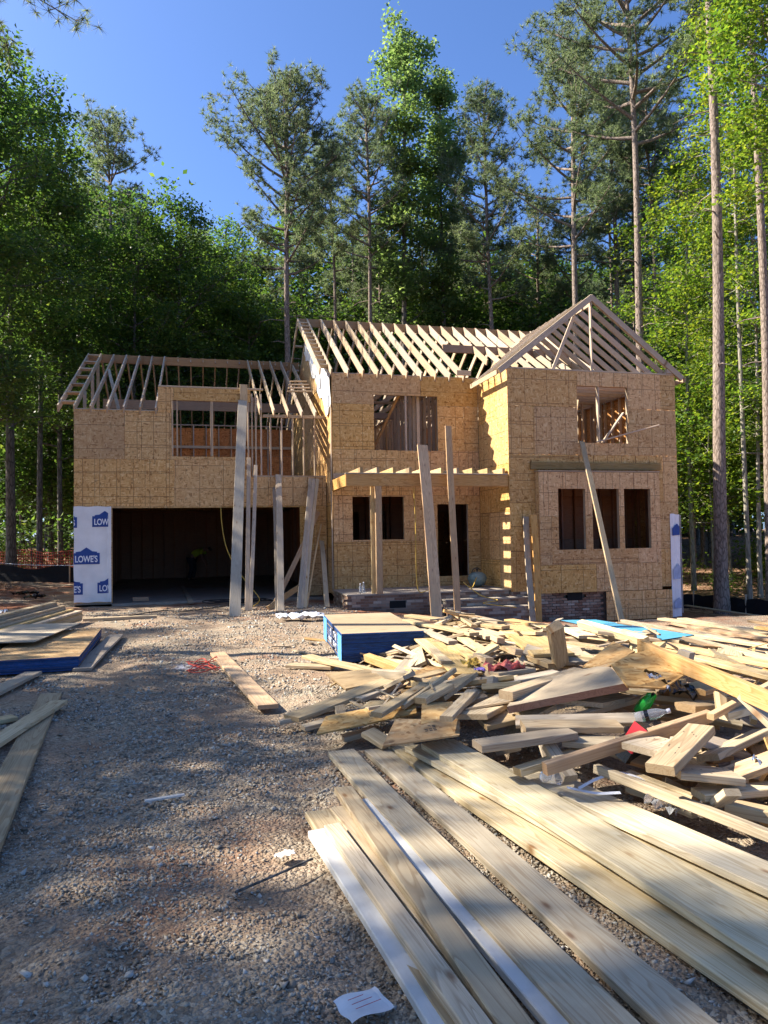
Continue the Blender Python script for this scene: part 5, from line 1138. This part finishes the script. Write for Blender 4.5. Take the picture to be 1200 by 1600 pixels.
# splinters around and on the pile
for i in range(110):
    x, y = rs.uniform(4.1, 9.5), rs.uniform(-14.6, -8.3); yaw = rs.uniform(0, PI); L = rs.uniform(.1, .6); d = Vector((math.cos(yaw), math.sin(yaw), rs.gauss(0, .08))) * L / 2; c = Vector((x, y, float(gh(x, y)) + .02 + heap(x, y) * rs.uniform(.9, 1.1)))
    if x < 4.75 + (-14.3 - y) * .55 and y < -14.3: continue
    stick('wood_splinter', c - d, c + d, rs.choice((.015, .03, .06)), rs.choice((.008, .018)), rs.choice([SUNW, SPF, ORANGE, GREYW]), None, up=(rs.gauss(0, .2), rs.gauss(0, .2), 1), label='thin splinter of wood scattered over the scrap pile and the ground around it', cat='splinter', group='splinters of wood', key=i % 30)
# long boards lying beyond the pile towards the silt fence
for i in range(16):
    x = 9.35 + rs.uniform(0, 1.9); y = -12.4 + rs.uniform(-1, 2.6); d = Vector((rs.uniform(-.1, .25), -1, 0)).normalized() * rs.uniform(.8, 1.5); c = Vector((x, y, float(gh(x, y)) + .05 + .018 * i % .22))
    stick('lumber_board', c - d, c + d, rs.choice((.089, .14, .184)), .038, rs.choice([SUNW, ORANGE, SPF, TREATED]), None, label='long board lying loose among others behind the scrap pile', cat='board', group='long boards behind the scrap pile', key=i)

# stacks of sheets
def sheet_stack(name, label, x, y, rz, w, l, z0, n, th, top, edge, marks=False, slip=.0):
    s = thing(name, label, 'stack', (x, y, float(gh(x, y))))
    s.rotation_euler = (0, 0, rz)
    me = box_mesh('sheet', 0, w, 0, l, 0, th * .93, top); me.materials.append(edge)
    for i in (2, 3, 4, 5): me.polygons[i].material_index = 1
    for k in range(n): o = link('sheet', me, s); o.location = (fj(.007 + slip), fj(.007 + slip), z0 + k * th); 
    for yy in (.3, l - .4): b = link('bearer', box_mesh('bearer', .02, w - .02, yy, yy + .09, -.02, z0 - .002, SPF), s)
    if marks:
        H = z0 + n * th
        for y0, y1, a, b in ((.0, .42, .02, H - .02), (1.86, 2.30, .02, H - .01), (l - .12, l, .02, H - .02)): link('light_blue_patch', box_mesh('light_blue_patch', -.0085, -.0065, y0, y1, a, b - .01, BLUELIGHT), s)
        for i in range(9): # sprayed lettering, too worn to read
            y0 = .62 + (i % 5) * .21; zz = .09 + .13 * (i // 5) + fj(.01)
            p = smooth_path([(-.011, y0 + .05 * math.cos(t_) * (1 + .3 * math.sin(3 * t_ + i)), zz + .045 + .04 * math.sin(t_ * (1 + i % 2))) for t_ in np.linspace(0, 5, 7)], 24); tube_obj('paint_stroke', p, .006, LETTER, s, 4)
    return s
sheet_stack('plywood_stack', 'square stack of plywood sheets with blue painted edges standing by the scrap pile', 4.80, -10.66, math.radians(-4), 1.06, 2.35, .03, 20, .0178, PLY, BLUEEDGE, True)
ls = sheet_stack('strand_board_stack', 'low stack of strand board sheets with blue edges beside the drive, under the lumber bundle', .52, -10.0, math.radians(2), 1.09, 3.0, .03, 11, .0155, OSBP, BLUEEDGE)
o = link('plywood_sheet', box_mesh('plywood_sheet', 0, 1.0, 0, 2.2, 0, .012, GREYW), label='thin grey sheet lying loose on the low strand board stack', cat='sheet'); o.location = (-.1, -8.75, .235); o.rotation_euler = (0, 0, -.12)
# bundle of framing lumber at the edge of the drive
u = Vector((-.16, -.985, 0)).normalized(); nn = Vector((-.985, .16, 0))
for col, n, in ((0, 5), (1, 6), (2, 8), (3, 10)):
    for k in range(n):
        A = Vector((.78, -3.95, 0)) + nn * (.155 * col + .075 + fj(.008)) + Vector((0, fj(.05) - .05 * col, .03 + .0395 * k)); B = A + u * 4.2
        stick('lumber_board', A, B, .148, .038, rs.choice([SPF, SPF, SUNW]), None, label='framing board in the neat bundle beside the low strand board stack', cat='board', group='framing boards in the bundle', key=k % 4)

# ------------------------------------------------------------------ worker bent over in the garage
def person():
    t = thing('person', 'worker bending over in the dark garage, yellow green shirt and dark trousers', 'person', (2.78, 8.9, 0))
    def body(name, J, E, m, sub=2):
        me = bpy.data.meshes.new(name); me.from_pydata([j[:3] for j in J], E, []); me.materials.append(m); o = link(name, me, t); mod = o.modifiers.new('skin', 'SKIN')
        sv = me.skin_vertices[0].data
        for i, j in enumerate(J): sv[i].radius = (j[3], j[4] if len(j) > 4 else j[3]); sv[i].use_root = i == 0
        ss = o.modifiers.new('sub', 'SUBSURF'); ss.levels = sub; ss.render_levels = sub; return o
    # hips at .88, torso bent forward to +x, hands reaching down
    skin = body('body', [(0, 0, .9, .13), (.16, 0, 1.08, .13), (.36, 0, 1.2, .135), (.5, 0, 1.24, .06), (.60, 0, 1.22, .085), (.68, 0, 1.18, .09), (.40, .2, 1.16, .055), (.46, .25, .92, .042), (.54, .2, .68, .033), (.57, .19, .6, .036), (.40, -.2, 1.16, .055), (.47, -.25, .93, .042), (.58, -.18, .70, .033), (.61, -.17, .62, .036),
        (.0, .1, .84, .095), (.05, .13, .47, .065), (-.03, .14, .1, .045), (.12, .15, .045, .04), (.0, -.1, .84, .095), (.03, -.13, .47, .065), (-.06, -.14, .1, .045), (.09, -.15, .045, .04)],
        [(0, 1), (1, 2), (2, 3), (3, 4), (4, 5), (2, 6), (6, 7), (7, 8), (8, 9), (2, 10), (10, 11), (11, 12), (12, 13), (0, 14), (14, 15), (15, 16), (16, 17), (0, 18), (18, 19), (19, 20), (20, 21)], SKIN)
    body('shirt', [(.02, 0, .95, .155), (.16, 0, 1.09, .155), (.37, 0, 1.205, .15), (.45, 0, 1.235, .075), (.405, .2, 1.165, .075), (.44, .235, 1.02, .062), (.405, -.2, 1.165, .075), (.445, -.235, 1.02, .062)], [(0, 1), (1, 2), (2, 3), (2, 4), (4, 5), (2, 6), (6, 7)], SHIRT)
    body('trousers', [(0, 0, .9, .152), (.0, .1, .82, .115), (.05, .13, .47, .088), (-.03, .14, .12, .07), (.0, -.1, .82, .115), (.03, -.13, .47, .088), (-.06, -.14, .12, .07)], [(0, 1), (1, 2), (2, 3), (0, 4), (4, 5), (5, 6)], PANTS)
    body('cap', [(.63, 0, 1.265, .085), (.72, 0, 1.23, .07), (.79, 0, 1.17, .03)], [(0, 1), (1, 2)], HAIR)
    for s in (-1, 1): body('boot', [(-.05, .14 * s, .1, .06), (.05, .145 * s, .05, .05), (.17, .155 * s, .04, .04)], [(0, 1), (1, 2)], HAIR)
    for hx, hy in ((.57, .19), (.61, -.17)):
        for f in range(4): body('finger', [(hx + .005 + .014 * f, hy, .58, .010), (hx + .012 + .014 * f, hy + .004, .54 - .004 * abs(f - 1.5), .009), (hx + .006 + .014 * f, hy + .012, .51, .008)], [(0, 1), (1, 2)], SKIN, 1)
        body('thumb', [(hx - .01, hy - .01, .60, .012), (hx - .03, hy - .02, .565, .010), (hx - .028, hy - .012, .535, .009)], [(0, 1), (1, 2)], SKIN, 1)
    t.rotation_euler = (0, 0, -.35)
person()

# ------------------------------------------------------------------ fences
def silt_fence():
    pts = [(16.4, 3.2), (17.6, 2.2), (18.9, 1.2), (19.4, -.6), (19.9, -2.6), (20.5, -5)]
    t = thing('silt_fence', 'low black silt fence along the red soil at the edge of the woods', 'fence'); P = smooth_path([(x, y, 0) for x, y in pts], 40)
    V = []
    for i, (x, y, _) in enumerate(P): z = float(gh(x, y)); V += [(x, y, z - .05), (x + .02 * math.sin(i), y, z + .22), (x + .03 * math.sin(i * 1.7), y, z + .46 + .03 * math.sin(i * 2.1))]
    F = [(i * 3 + j, (i + 1) * 3 + j, (i + 1) * 3 + j + 1, i * 3 + j + 1) for i in range(39) for j in range(2)]; link('fabric', mesh_py('fabric', V, F, SILT), t)
    for x, y in pts: z = float(gh(x, y)); stick('stake', (x, y + .03, z - .1), (x, y + .03, z + .6), .04, .04, GREYW, t, up=(1, 0, 0))
silt_fence()
def net_fence():
    t = thing('safety_fence', 'orange plastic safety net in the shade behind the garage corner', 'fence')
    A, B = np.array([-6.2, 16.5]), np.array([0.2, 12.2]); n = 60; g = Geo()
    for i in range(n):
        p = A + (B - A) * i / (n - 1); z = float(gh(*p)); g.add(*tube_np(np.array([[p[0], p[1], z + .05], [p[0], p[1], z + .95 - .06 * math.sin(i * .3)]]), [.018, .018], 4))
    for k in range(8):
        L = []
        for i in range(0, n, 3): p = A + (B - A) * i / (n - 1); L.append((p[0], p[1], float(gh(*p)) + .05 + (.9 - .06 * math.sin(i * .3)) * k / 7))
        g.add(*tube_np(np.array(L), np.full(len(L), .02), 4))
    link('net', g.mesh('net', ORNET), t)
    for i in range(4): p = A + (B - A) * i / 3; z = float(gh(*p)); stick('stake', (p[0], p[1], z - .1), (p[0], p[1], z + 1.15), .04, .04, STEEL, t, up=(1, 0, 0))
    t2 = thing('silt_fence', 'black silt fence sagging in front of the orange net', 'fence'); P = smooth_path([(-4.8, 10.6, 0), (-3, 9.8, 0), (-1.6, 9.3, 0), (-.4, 9.0, 0)], 24); V = []
    for i, (x, y, _) in enumerate(P): z = float(gh(x, y)); V += [(x, y, z - .03), (x, y + .04, z + .3), (x, y + .02, z + .55 + .08 * math.sin(i * .6))]
    link('fabric', mesh_py('fabric', V, [(i * 3 + j, (i + 1) * 3 + j, (i + 1) * 3 + j + 1, i * 3 + j + 1) for i in range(23) for j in range(2)], SILT), t2)
    for x, y in ((-4.8, 10.6), (-1.6, 9.3), (-.4, 9.0)): z = float(gh(x, y)); stick('stake', (x, y, z - .1), (x, y, z + .75), .04, .04, GREYW, t2, up=(1, 0, 0))
net_fence()
tube_obj('string_line', smooth_path([(-4.6, 9.0, .95), (-2.2, 5.4, .88), (-.02, 1.2, .95)], 20), .006, LETTER, label='pale string stretched from the woods to the wrapped garage corner', cat='string')

# ------------------------------------------------------------------ litter and small things
def put(name, me, loc, rot, label, cat, **kw):
    o = link(name, me, loc=loc, label=label, cat=cat, **kw); o.rotation_euler = rot; return o
nu, nv = 13, 9; V = [((i / (nu - 1) - .5) * .17 + .004 * math.sin(j * 1.1), (j / (nv - 1) - .5) * .125 + .005 * math.sin(i * .6), .010 * abs(math.sin(i * .26 + .3)) + .003 * math.cos(j * .8 + i * .2)) for i in range(nu) for j in range(nv)]
ps = put('paper_sheet', mesh_py('paper_sheet', V, [(i * nv + j, (i + 1) * nv + j, (i + 1) * nv + j + 1, i * nv + j + 1) for i in range(nu - 1) for j in range(nv - 1)], PAPER), (3.60, -17.27, float(gh(3.6, -17.27)) + .05), (.05, .04, .35), 'creased white paper lying on the gravel beside the white primed board', 'paper')
for i in range(3): ln_ = link('printed_line', box_mesh('printed_line', -.05, .05 - .02 * i, -.03 + .025 * i, -.0275 + .025 * i, .0215, .022, REDP), ps)
put('plastic_bag', crumple('plastic_bag', .85, .42, .10, WHITEP, 12, 18), (4.95, -5.5, float(gh(4.95, -5.5)) + .10), (0, 0, -.2), 'white plastic sheet lying crumpled on the ground before the garage door edge', 'bag')
gb = thing('snack_bag', 'bright green open snack bag sticking out of the scrap pile', 'bag', (5.96, -15.36, .44)); gb.rotation_euler = (.75, -.35, .4)
V = []; k = 14
for j, (s, z) in enumerate(((.055, -.10), (.07, -.04), (.075, .03), (.06, .09), (.02, .13))):
    for i in range(k): a = 2 * PI * i / k; V.append((s * math.cos(a) * (1 + .12 * math.sin(3 * a + j)), s * .55 * math.sin(a) * (1 + .1 * math.sin(4 * a + j)), z + .01 * math.sin(5 * a)))
Fq = [(j * k + i, j * k + (i + 1) % k, (j + 1) * k + (i + 1) % k, (j + 1) * k + i) for j in range(4) for i in range(k)]
me = mesh_py('film', V, Fq, GREENBAG, SILVER, BLACKP)
for p in me.polygons: p.material_index = 1 if p.center.x > .035 else (2 if p.center.z < -.05 else 0)
link('film', me, gb)
bt = thing('plastic_bottle', 'clear plastic bottle lying among offcuts under the green snack bag', 'bottle', (5.80, -15.5, .40)); bt.rotation_euler = (1.3, 0, 1.0)
link('bottle_body', lathe('bottle_body', [(0.0, 0), (.03, .0), (.034, .02), (.034, .12), (.03, .15), (.014, .19), (.014, .205)], CLEAR), bt); link('label_band', lathe('label_band', [(.0345, .06), (.0348, .085)], BLACKP), bt); link('cap', lathe('cap', [(.015, .2), (.016, .222), (0, .224)], WHITEP), bt)
bx = thing('drink_carton', 'black and red drink carton crushed under the long sunlit stick', 'carton', (5.62, -15.78, .33)); bx.rotation_euler = (.5, .25, .55)
link('box_body', box_mesh('box_body', -.08, .08, -.045, .045, -.12, .12, BLACKP), bx); link('printed_band', box_mesh('printed_band', .072, .081, -.046, .046, -.118, .05, REDP), bx); link('printed_band', box_mesh('printed_band', -.081, -.068, -.046, .046, -.05, .119, REDP), bx)
for i in range(3): link('printed_mark', box_mesh('printed_mark', -.045 + .03 * i, -.028 + .03 * i, -.0475, -.0455, .03, .07, LETTER), bx)
put('plastic_film', crumple('plastic_film', .26, .34, .07, BLACKP, 21, 16), (6.22, -15.3, .56), (.35, .2, .5), 'crumpled black plastic film with a silver sheen in the sunny part of the pile', 'film')
put('foil_wrapper', crumple('foil_wrapper', .13, .16, .04, SILVER, 22, 10), (6.10, -15.34, .58), (.5, .1, .2), 'silver foil wrapper resting on the black plastic film', 'wrapper')
cp = thing('plastic_cup', 'clear plastic cup lying on its side before the greenish two by four', 'cup', (4.98, -15.82, .20)); cp.rotation_euler = (1.35, 0, .55)
link('cup_wall', lathe('cup_wall', [(.028, 0), (.031, .002), (.042, .11), (.044, .112)], CLEAR), cp); link('cup_base', lathe('cup_base', [(0, .003), (.028, .002)], CLEAR), cp)
for i, (pts, lab) in enumerate((([(5.12, -15.98, .17), (5.25, -15.95, .2), (5.38, -15.97, .23), (5.5, -16.05, .2), (5.56, -16.12, .15)], 'white packing strap curling over the edge of the long greenish plank'), ([(5.08, -15.92, .16), (5.2, -16.02, .15), (5.32, -16.08, .16)], 'short white packing strap end lying flat on the greenish plank'))):
    P = smooth_path(pts, 24); V = []
    for p in P: V += [(p[0], p[1] - .012, p[2]), (p[0] + .004, p[1] + .012, p[2] + .006)]
    link('packing_strap', mesh_py('packing_strap', V, [(2 * j, 2 * j + 2, 2 * j + 3, 2 * j + 1) for j in range(23)], WHITEP), label=lab, cat='strap')
put('plastic_film', crumple('plastic_film', .35, .18, .06, CLEAR, 31, 16), (5.53, -16.25, .16), (.2, .1, .6), 'clear wrinkled plastic film tucked behind the long thin pale stick', 'film')
put('paper_scrap', crumple('paper_scrap', .14, .12, .04, PALEBLUE, 33, 9), (5.98, -16.42, .36), (.3, .3, .4), 'pale blue crumpled paper between small offcuts near the wide slanted cutoff', 'paper')
put('insulation_scrap', crumple('insulation_scrap', .34, .2, .06, PINK, 41, 18), (5.88, -13.22, .35), (0, 0, .1), 'pink insulation scrap lying on a board in the middle of the pile', 'insulation')
put('glove', crumple('glove', .2, .13, .06, YELLOW, 43, 10), (5.76, -12.7, .30), (.3, 0, .3), 'yellow work glove lying at the foot of the sunlit boards', 'glove')
put('cloth_scrap', crumple('cloth_scrap', .1, .07, .03, plain('purple ribbon', (.25, .18, .55), .6), 44, 8), (5.66, -13.16, .32), (.2, 0, .3), 'small purple ribbon on the long sunlit sheet', 'ribbon')
r_ = random.Random(4); P = [(3.0 + .22 * math.cos(a * 1.3) * r_.uniform(.4, 1) + .1, -10.35 + .6 * math.sin(a) * r_.uniform(.3, 1), .022 + r_.uniform(0, .03)) for a in np.linspace(0, 19, 34)]
tube_obj('string_tangle', smooth_path(P, 200), .007, plain('red string', (.55, .08, .05), .7), k=5, label='tangled red string lying on the chalky patch of the drive', cat='string')
tk = thing('air_tank', 'round grey green tank standing on the porch beside the doorway', 'tank', (10.12, -1.75, .24))
link('tank_body', lathe('tank_body', [(0, .02), (.10, .02), (.19, .07), (.24, .16), (.25, .23), (.22, .32), (.14, .38), (.04, .40), (0, .40)], TANK, 28), tk); link('valve', lathe('valve', [(.02, .39), (.02, .45), (.035, .45), (.035, .48), (0, .48)], STEEL, 10), tk); tube_obj('handle', smooth_path([(-.15, 0, .36), (-.12, -.02, .46), (0, -.02, .50), (.1, 0, .44)], 16), .012, STEEL, tk)
for i, (x, y) in enumerate(((6.80, -2.6), (6.90, -2.5))):
    b = thing('plastic_bottle', ('small water bottle standing at the outer corner of the porch floor', 'taller water bottle standing beside the small one on the porch floor')[i], 'bottle', (x, y, .24)); link('bottle_body', lathe('bottle_body', [(0, 0), (.032, 0), (.034, .03), (.034, .15), (.015, .2 + .03 * i), (.015, .22 + .03 * i)], CLEAR), b); link('cap', lathe('cap', [(.017, .215 + .03 * i), (.017, .24 + .03 * i), (0, .24 + .03 * i)], WHITEP), b)
tube_obj('extension_cord', smooth_path([(3.62, -.02, 2.42), (3.64, -.15, 2.0), (3.74, -.3, 1.4), (3.95, -.6, .9), (4.25, -.9, .45), (4.5, -1.4, .1), (4.3, -2, -.03)], 40), .012, YELLOW, label='yellow brown cord hanging in a curve from the garage door header', cat='cord')
P = []
for i in range(70): a = i * .5; P.append((3.6 + .55 * math.cos(a) + .012 * i, -.7 + .28 * math.sin(a) + .05 * math.sin(a * .37), float(gh(3.6, -.9)) + .045 + .05 * abs(math.sin(a * .6 + i * .1))))
tube_obj('air_hose', smooth_path(P, 240), .013, BLACKH, label='black air hose lying in loops at the garage entrance', cat='hose')
tube_obj('air_hose', smooth_path([(1.6, -3.3, .0), (2.3, -2.6, .02), (2.6, -2.9, .0), (3.2, -2.5, .01), (3.9, -1.8, .02)], 40), .012, BLACKH, label='single black hose end running over gravel before the garage', cat='hose')
tube_obj('extension_cord', smooth_path([(8.1, -2.85, 2.75), (8.12, -2.88, 1.9), (8.11, -2.9, 1.0), (8.15, -2.92, .3), (8.4, -2.9, .28)], 30), .011, YELLOW, label='yellow cord hanging straight down from the porch beam', cat='cord')
tube_obj('extension_cord', smooth_path([(10.0, -2.0, .5), (9.6, -2.7, .3), (9.3, -2.95, .45), (9.6, -3.3, .15), (9.9, -3.6, .05), (9.5, -3.7, .0), (10.2, -4.0, -.1)], 50), .012, YELLOW, label='tangled yellow cord trailing down the porch steps from the tank', cat='cord')
put('paper_scrap', crumple('paper_scrap', .10, .06, .015, PAPER, 51, 8), (3.48, -16.0, .02), (0, 0, .4), 'tiny white paper shred on gravel beside the board ends', 'paper')
tube_obj('twig', smooth_path([(3.22, -16.35, .025), (3.4, -16.25, .03), (3.6, -16.12, .03)], 10), .006, BARKH, label='dark bent twig lying on the gravel beside the white primed board', cat='twig')
for i, (x, y, s) in enumerate(((-1.4, 2.5, 1.0), (-2.0, 4.0, 1.2), (-1.2, -1.8, .6))): put('plastic_bag', crumple('plastic_bag', .5 * s, .35 * s, .1, BLACKP if i < 2 else WHITEP, 60 + i, 12), (x, y, float(gh(x, y)) + .12), (0, 0, i), ('black plastic bag lying in the shade beside the garage wall', 'second black plastic bag further back beside the garage', 'white plastic scrap behind the lumber bundle')[i], 'bag')
put('timber_block', box_mesh('timber_block', -.2, .2, -.06, .06, 0, .10, BOARD_RED), (1.55, .6, .0), (0, 0, .1), 'brown block lying just inside the garage door', 'block')
